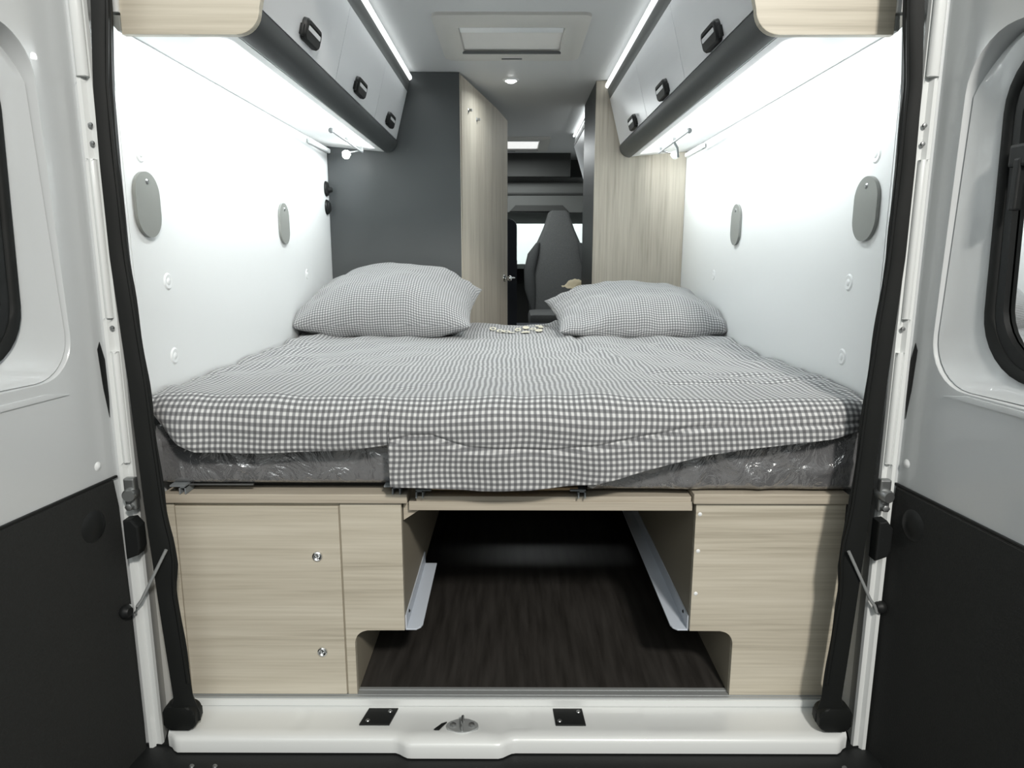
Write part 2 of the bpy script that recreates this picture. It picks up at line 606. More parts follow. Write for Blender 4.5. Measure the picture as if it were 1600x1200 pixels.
# ------------------------------------------------------------------ rear frame: pillars, header, sill
ZT = 1.80
for sd, nm in ((-1, 'trim_1'), (1, 'trim_2')):
    # white painted pillar, its section modelled with ridges and drawn along z
    prof = [(0.829, -0.055), (0.818, -0.092), (0.820, -0.100), (0.832, -0.098), (0.838, -0.107), (0.846, -0.107),
            (0.850, -0.085), (0.885, -0.070), (0.93, -0.06), (0.93, 0.0), (0.835, 0.0)]
    pts = [(sd * x, y) for x, y in prof]
    bm = bmesh.new()
    add_prism(bm, pts, -0.30, ZT, 'z')
    pl = smooth_angle(obj(nm, bm, M_jamb), 30)
    finish(pl, 'white painted rear pillar on the %s between seal and open door' % ('left' if sd < 0 else 'right'), kind='structure')
    # pressed swelling near the top and its lower lip
    bm = bmesh.new()
    add_prism(bm, [(sd * x, y) for x, y in rrect(0.822, 0.846, -0.114, -0.095, 0.010, 4)], 1.425, ZT, 'z', 0.002)
    smooth_angle(obj('pressed_rib', bm, M_jamb, pl), 40)
    bm = bmesh.new()
    add_prism(bm, [(sd * x, y) for x, y in rrect(0.826, 0.842, -0.110, -0.095, 0.008, 4)], 0.95, 1.27, 'z', 0.002)
    smooth_angle(obj('pressed_rib', bm, M_jamb, pl), 40)
    bm = bmesh.new()
    add_prism(bm, [(sd * x, y) for x, y in rrect(0.822, 0.838, -0.109, -0.095, 0.008, 4)], 0.635, 0.88, 'z', 0.002)
    smooth_angle(obj('pressed_rib', bm, M_jamb, pl), 40)
    for zz in (1.30, 1.335, 0.93):
        lathe('screw', [(0, 0.004), (0.004, 0.003), (0.005, 0)], (sd * 0.829, -0.105, zz), (0, -1, 0), M_steel, pl, 12)
    # lower hinge: steel knuckle above a black stop block
    hg = empty('door_hinge', (sd * 0.818, -0.12, 0.57))
    hg.parent = pl
    lathe('knuckle', [(0, -0.018), (0.012, -0.018), (0.015, -0.012), (0.015, 0.012), (0.012, 0.018), (0, 0.018)], (0, 0, 0), (0.2, -1, 0), M_steel, hg)
    box('hinge_plate', -0.012, 0.012, -0.006, 0.012, -0.036, 0.036, M_steel, hg, 0.004)
    lathe('hinge_bolt', [(0, -0.02), (0.008, -0.016), (0.009, 0.0), (0, 0.0)], (0, 0.0, -0.026), (0, 1, 0), M_steel, hg, 6)
    bm = bmesh.new()
    add_prism(bm, [(-0.014, -0.145), (0.012, -0.135), (0.018, -0.12), (0.018, -0.07), (0.004, -0.052), (-0.014, -0.055)], -0.02, 0.012, 'y', 0.004)
    obj('stop_block', bm, M_black, hg)

hd = box('trim_3', -0.93, 0.93, -0.11, 0.0, 1.86, 1.95, M_jamb, None, 0.006)
finish(hd, 'white header above the rear opening', kind='structure')
roof = box('trim_4', -0.95, 0.95, -0.12, 6.2, 1.95, 1.98, M_jamb)
finish(roof, 'outer roof skin of the van', kind='structure')
for sd, nm in ((-1, 'wall_outer_left'), (1, 'wall_outer_right')):
    o = box(nm, *(sorted((sd * 0.93, sd * 0.96))), -0.06, 6.0, -0.30, 1.95, M_jamb)
    finish(o, 'outer white body side on the %s' % ('left' if sd < 0 else 'right'), kind='structure')

# black rubber door seals, bowed like the opening
sealin = [(1.86, .752), (1.565, .767), (1.41, .784), (1.256, .785), (1.078, .783), (.81, .767), (.66, .762), (.52, .756), (.45, .746), (.39, .744), (.34, .752), (.275, .747), (.062, .736), (0.02, .725)]
sealout = [(1.86, .80), (1.565, .806), (1.41, .819), (1.256, .822), (1.078, .822), (.81, .811), (.52, .803), (.275, .793), (.062, .782), (0.03, .795), (0.005, .797)]
sealin = sealin[::-1]
sealout = sealout[::-1]
for sd in (-1, 1):
    bm = bmesh.new()
    rings = []
    nz_ = 90
    for k in range(nz_ + 1):
        z = 0.0 + 1.86 * k / nz_
        a = lerp_tab(sealin, z)
        c = lerp_tab(sealout, z)
        a += 0.0015 * sin(z * 31 + sd)
        sec = [(c - 0.004, -0.03), (a + 0.022, -0.072), (a + 0.004, -0.088), (a, -0.096), (a + 0.008, -0.103), ((a + c) / 2, -0.108), (c - 0.006, -0.110), (c, -0.100), (c, -0.03)]
        rings.append([bm.verts.new((sd * x, y, z)) for x, y in sec])
    n = len(rings[0])
    for A, B in zip(rings, rings[1:]):
        for i in range(n):
            bm.faces.new([A[i], A[(i + 1) % n], B[(i + 1) % n], B[i]])
    bm.faces.new(rings[0])
    bm.faces.new(rings[-1][::-1])
    s = smooth_angle(obj('door_seal', bm, M_rubber), 50)
    finish(s, 'thick black rubber door seal running up the %s side of the rear opening' % ('left' if sd < 0 else 'right'), 'seal')
    # a thin raised lip along the inner edge
    tube('seal_lip', [(sd * (lerp_tab(sealin, z) + 0.006), -0.101, z) for z in [0.1 + 1.75 * i / 40 for i in range(41)]], 0.004, M_rubber, s, 6)
    bm = bmesh.new()
    add_prism(bm, [(sd * x, z) for x, z in rrect(0.728, 0.803, -0.014, 0.045, [0.018, 0.014, 0.012, 0.022], 5)], -0.114, -0.075, 'y', 0.006)
    smooth_angle(obj('seal_foot', bm, M_rubber, s), 50)

# aluminium strip and white pressed sill
bm = bmesh.new()
add_box(bm, -0.80, 0.80, -0.008, 0.033, -0.02, 0.0, 0.002)
al = obj('threshold_strip', bm, M_alu)
finish(al, 'ribbed aluminium threshold strip along the front edge of the van floor', 'threshold')
for k in range(2):
    box('rib', -0.80, 0.80, 0.020 * k, 0.010 + 0.020 * k, 0.0, 0.0012, M_alu, al, 0.0004)
box('lower_lip', -0.80, 0.80, -0.014, -0.008, -0.021, -0.004, M_sill, al, 0.001)

bm = bmesh.new()
# sill outline in plan, with the bulge in the middle; top surface with rounded nose
nx_ = 160
prev = None
for i in range(nx_ + 1):
    x = -0.80 + 1.60 * i / nx_
    e = min(x + 0.80, 0.80 - x)
    corner = 0.022 * (1 - sstep(0, 0.03, e))
    bul = 0.018 * (sstep(-0.262, -0.225, x) - sstep(-0.02, 0.018, x))
    yf = -0.128 - bul + corner
    raise_ = 0.006 * (sstep(-0.26, -0.20, x) - sstep(-0.06, 0.0, x))
    # small pressed steps across
    st = 0.0025 * (sstep(-0.52, -0.515, x) - sstep(-0.485, -0.48, x)) + 0.0025 * (sstep(0.005, 0.01, x) - sstep(0.05, 0.055, x)) + 0.002 * (sstep(0.33, 0.34, x) - sstep(0.5, 0.51, x))
    zt = -0.022
    sec = [(0.03, zt), (-0.012, zt), (-0.030, zt - 0.002 - st), (yf + 0.046, zt - 0.003 - st + raise_ * 0.5), (yf + 0.034, zt - 0.001 + raise_),
           (yf + 0.012, zt - 0.001 + raise_ * 0.3), (yf + 0.004, zt - 0.005), (yf, zt - 0.013), (yf + 0.001, zt - 0.04), (0.03, zt - 0.04)]
    ring = [bm.verts.new((x, y, z)) for y, z in sec]
    if prev:
        for k in range(len(ring)):
            k2 = (k + 1) % len(ring)
            bm.faces.new([prev[k], prev[k2], ring[k2], ring[k]])
    else:
        bm.faces.new(ring)
    prev = ring
bm.faces.new(prev[::-1])
sill = smooth_angle(obj('trim_5', bm, M_sill), 50)
finish(sill, 'white painted sill of the rear opening with a raised bulge in the middle', kind='structure')

# black square buffer plates
for k, xc in enumerate((-0.312, 0.150)):
    sk = 0.006 if k == 0 else -0.002
    bm = bmesh.new()
    add_prism(bm, [(xc - 0.036 - sk, -0.081), (xc + 0.036 - sk, -0.081), (xc + 0.036 + sk, -0.022), (xc - 0.036 + sk, -0.022)], -0.027, -0.0205, 'z', 0.001)
    p = obj('sill_plate', bm, M_black)
    finish(p, 'small square black plate with two screws on the white sill, %s of the latch' % ('left' if k == 0 else 'right'), 'plate', 'black plates on the sill')
    for (dx, dy) in ((-0.024, -0.068), (0.024, -0.034)):
        lathe('screw', [(0, 0.0025), (0.004, 0.002), (0.0055, 0.0)], (xc + dx, dy, -0.0205), (0, 0, 1), M_steel, p, 12)
# latch striker
la = empty('latch_striker', (-0.106, -0.092, -0.018))
finish(la, 'round steel latch striker in the middle of the white sill', 'latch')
bm = bmesh.new()
add_prism(bm, [(0.036 * cos(a) * (1 if abs(cos(a)) < 0.9 else 1.05), 0.024 * sin(a)) for a in [2 * pi * i / 28 for i in range(28)]], -0.006, 0.003, 'z', 0.0015)
obj('base', bm, M_alu, la)
for dx in (-0.022, 0.022):
    lathe('bolt', [(0, 0.006), (0.004, 0.006), (0.007, 0.004), (0.008, 0.0)], (dx, 0.0, 0.003), (0, 0, 1), M_steel, la, 6)
tube('loop', [(0, -0.018, 0.002), (0, -0.018, 0.014), (0, -0.010, 0.019), (0, 0.010, 0.019), (0, 0.018, 0.014), (0, 0.018, 0.002)], 0.0032, M_steel, la)
bm = bmesh.new()
add_prism(bm, [(-0.066, -0.014), (-0.050, 0.006), (-0.038, 0.012), (-0.046, 0.000), (-0.054, -0.014)], 0.0, 0.0035, 'z')
obj('drain_slot', bm, M_black, la)

# bumper step
bm = bmesh.new()
add_prism(bm, [(-0.10, -0.066), (-0.16, -0.066), (-0.175, -0.070), (-0.33, -0.075), (-0.36, -0.09), (-0.37, -0.30), (-0.10, -0.30)], -0.90, 0.90, 'x')
bp_ = smooth_angle(obj('bumper', bm, M_bumper), 30)
finish(bp_, 'black plastic rear bumper step below the white sill', 'bumper')
for xx in (-0.72, -0.667, 0.77):
    lathe('screw', [(0, 0.004), (0.004, 0.003), (0.006, 0.0)], (xx, -0.165, -0.067), (0, -0.2, 1), M_steel, bp_, 10)
bm = bmesh.new()
add_box(bm, -0.86, 0.86, -0.10, 0.03, -0.30, -0.062)
finish(obj('trim_6', bm, M_black), 'black body cross member behind the bumper', kind='structure')

# ------------------------------------------------------------------ rear doors, open to the sides
def make_door(sd, name, alpha, lin_z, rec, glass):
    a = radians(alpha)
    t = Vector((sd * sin(a), -cos(a), 0))
    n = Vector((-sd * cos(a), -sin(a), 0))
    P0 = Vector((sd * 0.86, -0.10, 0))
    Mx = Matrix(((t.x, 0, n.x, P0.x), (t.y, 0, n.y, P0.y), (0, 1, 0, 0), (0, 0, 0, 1)))   # local (s, z, n)

    def loc(s, z, nn=0.0):
        return Mx @ Vector((s, z, nn))
    root = empty(name)
    finish(root, 'open white rear door on the %s with a window above a charcoal lining' % ('left' if sd < 0 else 'right'), kind='structure')
    S0, S1, Z0, Z1 = -0.024, 0.79, -0.26, 1.84
    # inner skin with window recess
    bm = bmesh.new()
    outer = rrect(S0, S1, Z0, Z1, [0.01, 0.08, 0.12, 0.01], 8)
    nH = 8
    (h0, h1, g0, g1, hr) = rec
    hole = [(x - (z - 1.15) * -0.0 , z) for x, z in rrect(h0, h1, g0, g1, hr, nH)]
    # slight slant of the near side like the pressing
    hole = [(x + 0.022 * (z - 1.15) * (1 - sstep(0, 0.3, x - h0)), z) for x, z in hole]
    vo = [bm.verts.new(loc(x, z)) for x, z in outer]
    vh = [bm.verts.new(loc(x, z)) for x, z in hole]
    eo = [bm.edges.new((vo[i], vo[(i + 1) % len(vo)])) for i in range(len(vo))]
    eh = [bm.edges.new((vh[i], vh[(i + 1) % len(vh)])) for i in range(len(vh))]
    bmesh.ops.triangle_fill(bm, edges=eo + eh, use_beauty=True)
    (w0, w1, v0, v1, wr) = glass

    def ring(k, r_in, depth):
        # outline between hole (k=0) and glass (k=1)
        gl_ = rrect(w0, w1, v0, v1, wr, nH)
        gl_ = [(x + 0.04 * (1.15 - z) * (1 - sstep(0, 0.3, x - w0)), z) for x, z in gl_]
        out = []
        for h, g in zip(hole, gl_):
            kk, dd = k, depth
            if r_in:
                # shallow step beside the hinge, a deeper sloping face at the top and far side
                tf = max(sstep(g1 - 0.14, g1 - 0.01, h[1]), sstep(h0 + 0.3, h1, h[0]))
                kk = k * (1 + 2.5 * tf)
                dd = depth * (1 + 3.2 * tf)
            out.append(bm.verts.new(loc(h[0] + (g[0] - h[0]) * kk, h[1] + (g[1] - h[1]) * kk, dd)))
        return out
    rings = [vh, ring(0.012, 1, -0.0015), ring(0.025, 1, -0.0100), ring(0.06, 1, -0.0075), ring(0.45, 0, -0.024), ring(0.8, 0, -0.030), ring(0.98, 0, -0.036), ring(1.0, 0, -0.060)]
    for A, B in zip(rings, rings[1:]):
        m_ = len(A)
        for i in range(m_):
            bm.faces.new([A[i], A[(i + 1) % m_], B[(i + 1) % m_], B[i]])
    # outer skin and rim
    vo2 = [bm.verts.new(loc(x, z, -0.075)) for x, z in outer]
    for i in range(len(vo)):
        bm.faces.new([vo[i], vo[(i + 1) % len(vo)], vo2[(i + 1) % len(vo)], vo2[i]])
    vg2 = [bm.verts.new(v.co - n * 0.015) for v in rings[-1]]
    m_ = len(vg2)
    for i in range(m_):
        bm.faces.new([rings[-1][i], rings[-1][(i + 1) % m_], vg2[(i + 1) % m_], vg2[i]])
    eo = [bm.edges.get((vo2[i], vo2[(i + 1) % len(vo2)])) for i in range(len(vo2))]
    eh = [bm.edges.get((vg2[i], vg2[(i + 1) % m_])) for i in range(m_)]
    bmesh.ops.triangle_fill(bm, edges=eo + eh, use_beauty=True)
    smooth_angle(obj('door_skin', bm, M_paint, root), 28)
    # small pressed fold line under the window
    gl_ = rrect(w0, w1, v0, v1, wr, nH)
    gl_ = [(x + 0.04 * (1.15 - z) * (1 - sstep(0, 0.3, x - w0)), z) for x, z in gl_]
    # rubber ring
    bm = bmesh.new()
    cx, cz = (w0 + w1) / 2, (v0 + v1) / 2

    def inset(pts, d):
        out = []
        for x, z in pts:
            v = Vector((x - cx, z - cz))
            l = v.length
            out.append((x - v.x / l * d, z - v.y / l * d))
        return out
    rr = []
    for (d, nn) in ((-0.004, -0.037), (0.0, -0.027), (0.010, -0.026), (0.020, -0.032), (0.022, -0.048)):
        rr.append([bm.verts.new(loc(x, z, nn)) for x, z in inset(gl_, d)])
    for A, B in zip(rr, rr[1:]):
        for i in range(m_):
            bm.faces.new([A[i], A[(i + 1) % m_], B[(i + 1) % m_], B[i]])
    smooth_angle(obj('window_rubber', bm, M_rubber, root), 50)
    bm = bmesh.new()
    A = [bm.verts.new(loc(x, z, -0.046)) for x, z in inset(gl_, 0.012)]
    B = [bm.verts.new(loc(x, z, -0.050)) for x, z in inset(gl_, 0.012)]
    bm.faces.new(A)
    bm.faces.new(B[::-1])
    g = obj('window_pane', bm, M_tint, root)
    # opening frame of the window with its stay and lock lever
    bm = bmesh.new()
    rr = []
    for (d, nn) in ((0.018, -0.044), (0.020, -0.034), (0.042, -0.034), (0.044, -0.044)):
        rr.append([bm.verts.new(loc(x, z, nn)) for x, z in inset(gl_, d)])
    for A, B in zip(rr, rr[1:]):
        for i in range(m_):
            bm.faces.new([A[i], A[(i + 1) % m_], B[(i + 1) % m_], B[i]])
    smooth_angle(obj('window_frame', bm, M_black, root), 50)
    bm = bmesh.new()
    add_box(bm, w0 + 0.03, w0 + 0.075, 1.235, 1.275, -0.046, -0.014, 0.006)
    add_box(bm, w0 + 0.045, w0 + 0.060, 1.16, 1.25, -0.028, -0.012, 0.004)
    bmesh.ops.transform(bm, matrix=Mx, verts=bm.verts)
    obj('window_latch', bm, M_black, root)
    # charcoal lining on the lower half
    bm = bmesh.new()
    lin = [(0.008, -0.17), (0.006, 0.0), (0.006, 0.3), (0.010, lin_z - 0.06), (0.016, lin_z), (0.77, lin_z), (0.77, -0.20), (0.10, -0.20)]
    if sd > 0:
        lin = [(x - 0.014, z) for x, z in lin]
    A = [bm.verts.new(loc(x, z, 0.009)) for x, z in lin]
    B = [bm.verts.new(loc(x, z, 0.0)) for x, z in lin]
    fa = bm.faces.new(A)
    for i in range(len(lin)):
        bm.faces.new([A[i], A[(i + 1) % len(lin)], B[(i + 1) % len(lin)], B[i]])
    bmesh.ops.bevel(bm, geom=list(fa.edges), offset=0.002, segments=2, affect='EDGES')
    obj('lower_lining', bm, M_lining, root)
    bm = bmesh.new()
    add_box(bm, 0.0 if sd < 0 else -0.014, 0.77, lin_z + 0.0005, lin_z + 0.006, 0.0, 0.006, 0.0015)
    bmesh.ops.transform(bm, matrix=Mx, verts=bm.verts)
    obj('lining_edge', bm, M_black, root)
    # plugs, screws
    s_ = 0.088 if sd < 0 else 0.068
    lathe('lining_plug', [(0, 0.010), (0.010, 0.010), (0.022, 0.006), (0.028, 0.004), (0.034, 0.0)], loc(s_, 0.522 if sd < 0 else 0.52, 0.009), n, M_black, root, 24)
    s_ = 0.047 if sd < 0 else 0.017
    lathe('skin_screw', [(0, 0.004), (0.004, 0.003), (0.008, 0.001), (0.010, 0.0)], loc(s_, 0.640, 0), n, M_cap, root, 16)
    # black slot at the hinge edge
    bm = bmesh.new()
    for (q, zz) in (((-0.004, 0.74), 0), ):
        add_prism(bm, [(-0.002, 0.735), (0.007, 0.80), (0.012, 0.885), (0.004, 0.90), (-0.006, 0.86), (-0.006, 0.78)], -0.0005, 0.0012, 'z')
    bmesh.ops.transform(bm, matrix=Mx, verts=bm.verts)
    obj('drain_slot', bm, M_black, root)
    # ridge along hinge side
    bm = bmesh.new()
    add_box(bm, -0.024, -0.006, -0.26, 1.84, -0.002, 0.006, 0.003)
    bmesh.ops.transform(bm, matrix=Mx, verts=bm.verts)
    smooth_angle(obj('folded_rim', bm, M_paint, root), 40)
    # pressed swage below the window
    bm = bmesh.new()
    add_prism(bm, [(0.10, 0.806), (0.78, 0.806), (0.78, 0.818), (0.16, 0.818)], -0.002, 0.0025, 'z', 0.0015)
    bmesh.ops.transform(bm, matrix=Mx, verts=bm.verts)
    smooth_angle(obj('pressed_swage', bm, M_paint, root), 40)
    return loc, n, root


locL, nL, doorL = make_door(-1, 'door_1', 8.4, 0.600, (0.085, 0.715, 0.838, 1.485, 0.085), (0.152, 0.66, 0.876, 1.45, 0.11))
locR, nR, doorR = make_door(1, 'door_2', 6.4, 0.584, (0.058, 0.70, 0.822, 1.480, 0.10), (0.137, 0.65, 0.858, 1.455, 0.12))

# stay rods between door and pillar with a ball end
for sd, loc, n, lab in ((-1, locL, nL, 'left'), (1, locR, nR, 'right')):
    e0 = loc(0.020 if sd < 0 else 0.012, 0.302, 0.024)
    e1 = Vector((sd * 0.757, -0.114, 0.437))
    mid = e0 + Vector((-sd * 0.022, 0.0, 0.020))
    st = empty('door_stay', e0)
    finish(st, 'thin grey metal stay rod hooked between the %s door and the door seal' % lab, 'rod')

    def rel(v):
        return v - e0
    o = tube('rod', [rel(e0 + Vector((-sd * 0.004, 0, -0.012))), rel(e0 + Vector((-sd * 0.010, 0, 0.004))), rel(mid), rel(mid.lerp(e1, 0.35)), rel(mid.lerp(e1, 0.7)), rel(e1)], 0.0036, M_alu, st)
    k = loc(0.034 if sd < 0 else 0.006, 0.300, 0.008)
    lathe('ball_knob', [(0, 0.022), (0.010, 0.020), (0.015, 0.012), (0.015, 0.006), (0.012, 0.0)], rel(k), n, M_black, st, 18)
    lathe('washer', [(0, 0.004), (0.008, 0.004), (0.009, 0)], rel(loc(0.018 if sd < 0 else -0.008, 0.300, 0.012)), n, M_chrome, st, 14)

# ================================================================== BED BOXES
def bed_box(sd):
    root = empty('bed_box', (sd * 0.5, 0, 0))
    ox = sd * 0.5

    def q(o):
        o.parent = root
        o.matrix_parent_inverse = Matrix.Translation((-ox, 0, 0))
        return o
    if sd < 0:
        finish(root, 'pale wood box under the left mattress with a flush door and two locks', 'cabinet')
        xo, xi, xn = -0.815, -0.252, -0.375
    else:
        finish(root, 'plain pale wood box under the right mattress, without a door', 'cabinet')
        xo, xi, xn = 0.800, 0.446, 0.553
    zt, zn = 0.505, 0.176
    R = 0.032
    s = 1 if sd < 0 else -1      # direction from xn towards xi is s
    arc = [(xn + s * R - s * R * cos(a), zn - R + R * sin(a)) for a in [0.5 * pi * i / 8 for i in range(9)]]
    if sd < 0:
        pts = [(-0.397, 0.002), (xn, 0.002)] + arc + [(xi, zn), (xi, zt), (-0.397, zt)]
        q(prism('front_panel', pts, 0.0, 0.016, 'y', M_woodH, None, 0.0008))
        q(box('side_stile', xo, -0.7895, 0.0, 0.016, 0.002, zt, M_woodH2, None, 0.0008))
        q(box('top_rail', -0.788, -0.399, 0.002, 0.016, 0.499, zt, M_woodH2, None, 0.0005))
        d = q(box('door', -0.786, -0.4005, -0.003, 0.013, 0.004, 0.497, M_woodH2, None, 0.0012))
        for (x, z) in ((-0.455, 0.372), (-0.455, 0.121)):
            lk = lathe('lock', [(0, -0.004), (0.003, -0.004), (0.0045, -0.001), (0.009, 0.0015), (0.0115, 0.0), (0.0125, -0.004)], (x, -0.0075, z), (0, -1, 0), M_chrome, d)
        q(box('side_gap', -0.7895, -0.786, 0.0035, 0.016, 0.002, zt, M_woodside))
        q(box('side_gap', -0.4005, -0.397, 0.0035, 0.016, 0.002, zt, M_woodside))
    else:
        pts = [(xo, 0.002), (xo, zt)] + [(xi, zt), (xi, zn)] + arc[::-1] + [(xn, 0.002)]
        q(prism('front_panel', pts, 0.0, 0.016, 'y', M_woodH, None, 0.0008))
        for z in (0.478, 0.385, 0.275):
            q(lathe('screw_cap', [(0, 0.0015), (0.004, 0.001), (0.005, 0)], (xi + 0.010, 0, z), (0, -1, 0), M_cap, None, 12))
    # sides, bottom and inner pedestal
    q(box('side_panel', *sorted((xi, xi - s * 0.016)), 0.016, 1.62, zn, zt, M_woodside))
    q(box('bottom_panel', *sorted((xi - s * 0.016, xo)), 0.016, 1.62, zn, zn + 0.016, M_woodside))
    q(box('pedestal_side', *sorted((xn, xn - s * 0.016)), 0.016, 0.33, 0.0, zn, M_woodside))
    q(box('pedestal_edge', *sorted((xn + s * 0.002, xn - s * 0.012)), 0.33, 0.336, 0.06, 0.13, M_cap))
    q(box('back_panel', *sorted((xo, xi)), 1.62, 1.636, 0.0, zt, M_lining))
    # wheel arch cover behind the pedestal
    bm = bmesh.new()
    add_prism(bm, [(0.34, 0.0), (0.40, 0.12), (0.50, 0.172), (1.3, 0.172), (1.4, 0.0)], *sorted((xn - s * 0.016, xo)), 'x')
    q(obj('wheel_arch', bm, M_lining))
    return root


bxL = bed_box(-1)
bxR = bed_box(1)
# top boards lying on the boxes
for (xa, xb, lab, mt) in ((-0.812, -0.236, 'left', 0.529), (0.437, 0.800, 'right', 0.531)):
    o = box('top_board', xa, xb, -0.010, 1.60, 0.507, mt, M_woodedge, None, 0.002)
    finish(o, 'pale wooden board lying on top of the %s bed box' % lab, 'board')
# cross beam between the boxes
bm = bmesh.new()
add_box(bm, -0.2335, 0.4375, 0.002, 0.030, 0.486, 0.508, 0.001)
cb = obj('cross_beam', bm, M_woodedge)
finish(cb, 'pale wooden cross beam above the open storage space between the boxes', 'beam')
box('light_stop_plate', -0.216, 0.4345, 0.004, 1.60, 0.508, 0.520, M_woodedge, cb, 0.001)  # extended far back, unseen, to block light leaking under the bed
bm = bmesh.new()
add_prism(bm, [(-0.2495, 0.505), (-0.205, 0.485), (-0.2495, 0.455)], 0.018, 0.034, 'y')
obj('corner_block', bm, M_woodedge, cb)

# lower rails (white coated angle) along the inner box sides
for sd, x0, y1 in ((-1, -0.2515, 0.38), (1, 0.4455, 1.35)):
    s = 1 if sd < 0 else -1
    bm = bmesh.new()
    pl_ = [(x0, 0.012), (x0 + s * 0.026, 0.012), (x0 + s * 0.036, 0.022), (x0 + s * 0.040, 0.034), (x0 + s * 0.037, y1), (x0, y1)]
    add_prism(bm, pl_, 0.170, 0.174, 'z', 0.001)
    add_box(bm, *sorted((x0, x0 + s * 0.003)), 0.012, y1, 0.174, 0.21)
    o = obj('lashing_rail', bm, M_rail)
    finish(o, 'white coated metal rail along the inner side of the %s box' % ('left' if sd < 0 else 'right'), 'rail')
    lathe('screw', [(0, 0.003), (0.003, 0.002), (0.005, 0)], (x0 + s * 0.003, 0.055, 0.198), (s, 0, 0), M_black, o, 10)

# back of the storage space, coloured dark for the shade in there
o = box('storage_back', -0.80, 0.78, 1.64, 1.655, 0.0, 0.505, M_lining)
finish(o, 'back panel of the storage space, coloured black for the shade under the bed', 'panel')

# ------------------------------------------------------------------ bed frame
fr = empty('slatted_base', (0, 0.02, 0.53))
finish(fr, 'slatted bed base of dark bearers, grey brackets and birch laths under the mattresses', 'bed base')


def rel_box(name, x0, x1, y0, y1, z0, z1, mat, bev=0.001):
    return box(name, x0, x1, y0 - 0.02, y1 - 0.02, z0 - 0.53, z1 - 0.53, mat, fr, bev)


rel_box('bearer', -0.78, -0.27, 0.05, 0.075, 0.531, 0.548, M_black)
rel_box('bearer', 0.19, 0.78, 0.05, 0.075, 0.532, 0.540, M_black)
rel_box('bearer', -0.20, 0.18, 0.07, 0.095, 0.524, 0.545, M_black)
rel_box('edge_wire', -0.755, -0.60, 0.005, 0.012, 0.546, 0.549, M_steel, 0.0005)
for (xc, w) in ((-0.760, 0.016), (-0.260, 0.020), (-0.206, 0.018), (0.174, 0.018)):
    bm = bmesh.new()
    z0 = 0.521 if xc > -0.22 else 0.530
    add_box(bm, xc - w / 2, xc - w / 2 + 0.003, -0.012, 0.03, z0, z0 + 0.020, 0)
    add_box(bm, xc + w / 2 - 0.003, xc + w / 2, -0.012, 0.03, z0, z0 + 0.020, 0)
    add_box(bm, xc - w / 2, xc + w / 2, -0.012, 0.03, z0 + 0.015, z0 + 0.0205, 0)
    ext = 0.028 * (1 if xc == -0.206 else -1)
    add_box(bm, *sorted((xc - ext * 0.3, xc + ext)), -0.014, 0.03, z0 + 0.0185, z0 + 0.0225, 0)
    bmesh.ops.translate(bm, vec=(0, -0.02, -0.53), verts=bm.verts)
    obj('bracket', bm, M_bracket, fr)


def lath(xa, xb, y, z0, bow):
    bm = bmesh.new()
    n = 24
    pr = None
    for i in range(n + 1):
        t = i / n
        x = xa + (xb - xa) * t
        z = z0 + bow * 4 * t * (1 - t)
        rg = [bm.verts.new((x, y + dy - 0.02, z + dz - 0.53)) for dy, dz in ((0, 0), (0.04, 0), (0.04, 0.006), (0, 0.006))]
        if pr:
            for k in range(4):
                bm.faces.new([pr[k], pr[(k + 1) % 4], rg[(k + 1) % 4], rg[k]])
        else:
            bm.faces.new(rg)
        pr = rg
    bm.faces.new(pr[::-1])
    return smooth_angle(obj('lath', bm, M_lath, fr), 50)


lath(-0.185, 0.165, -0.008, 0.5405, -0.001)
for yy in (0.25, 0.5, 0.75, 1.0, 1.25, 1.5):
    lath(-0.185, 0.165, yy, 0.5405, 0.001)
    lath(-0.77, -0.27, yy, 0.5345, 0.004)
    lath(0.20, 0.77, yy, 0.5325, 0.001)

# ------------------------------------------------------------------ mattresses with film
def mattress(x0, x1, y0, y1, z0, z1, label, amp, seed, left):
    bm = bmesh.new()
    add_box(bm, x0, x1, y0, y1, z0, z1, 0.012)
    o = smooth_angle(obj('mattress', bm, M_foam), 40)
    finish(o, label, 'mattress')
    # film: a loose shell over the front, wrinkled
    NX, NZ = 150, 46

    def fn(u, v):
        x = x0 - 0.004 + (x1 - x0 + 0.008) * u
        # path: under edge -> front -> top
        H = z1 - z0
        L = 0.03 + H + 0.25
        s = v * L
        if s < 0.03:
            y, z = y0 + 0.03 - s, z0 - 0.002
        elif s < 0.03 + H:
            y, z = y0, z0 + (s - 0.03)
        else:
            y, z = y0 + (s - 0.03 - H), z1
        p = Vector((x * 5, z * 9 + seed, y * 5))
        w = noise.noise(p) * 0.5 + noise.noise(p * 2.3 + Vector((x * 3, 0, z * 18))) * 0.32 + noise.noise(p * 6) * 0.12
        rid = 1 - abs(noise.noise(Vector((x * 7 + z * 6 + seed, z * 10, 0)))) * 2.4
        d = amp * (0.55 + 0.5 * w + 0.45 * max(0, rid) ** 3)
        if left:
            # stiff folded ridge along the front at mid height
            zr = z1 - 0.033 + 0.004 * sin(x * 9)
            d += 0.013 * math.exp(-((z - zr) / 0.006) ** 2)
        frt = sstep(0.0, 0.05, s) * (1 - sstep(0.03 + H, 0.06 + H, s))
        y -= d * frt + 0.0015
        if s > 0.03 + H * 0.8:
            z += 0.0015 + 0.25 * d * sstep(0.03 + H * 0.8, 0.05 + H, s)
        if s < 0.06:
            z += 0
        return (x, y, max(z, 0.5335)), (u, v)
    grid_mesh('plastic_film', NX, NZ, fn, M_film, o)
    return o


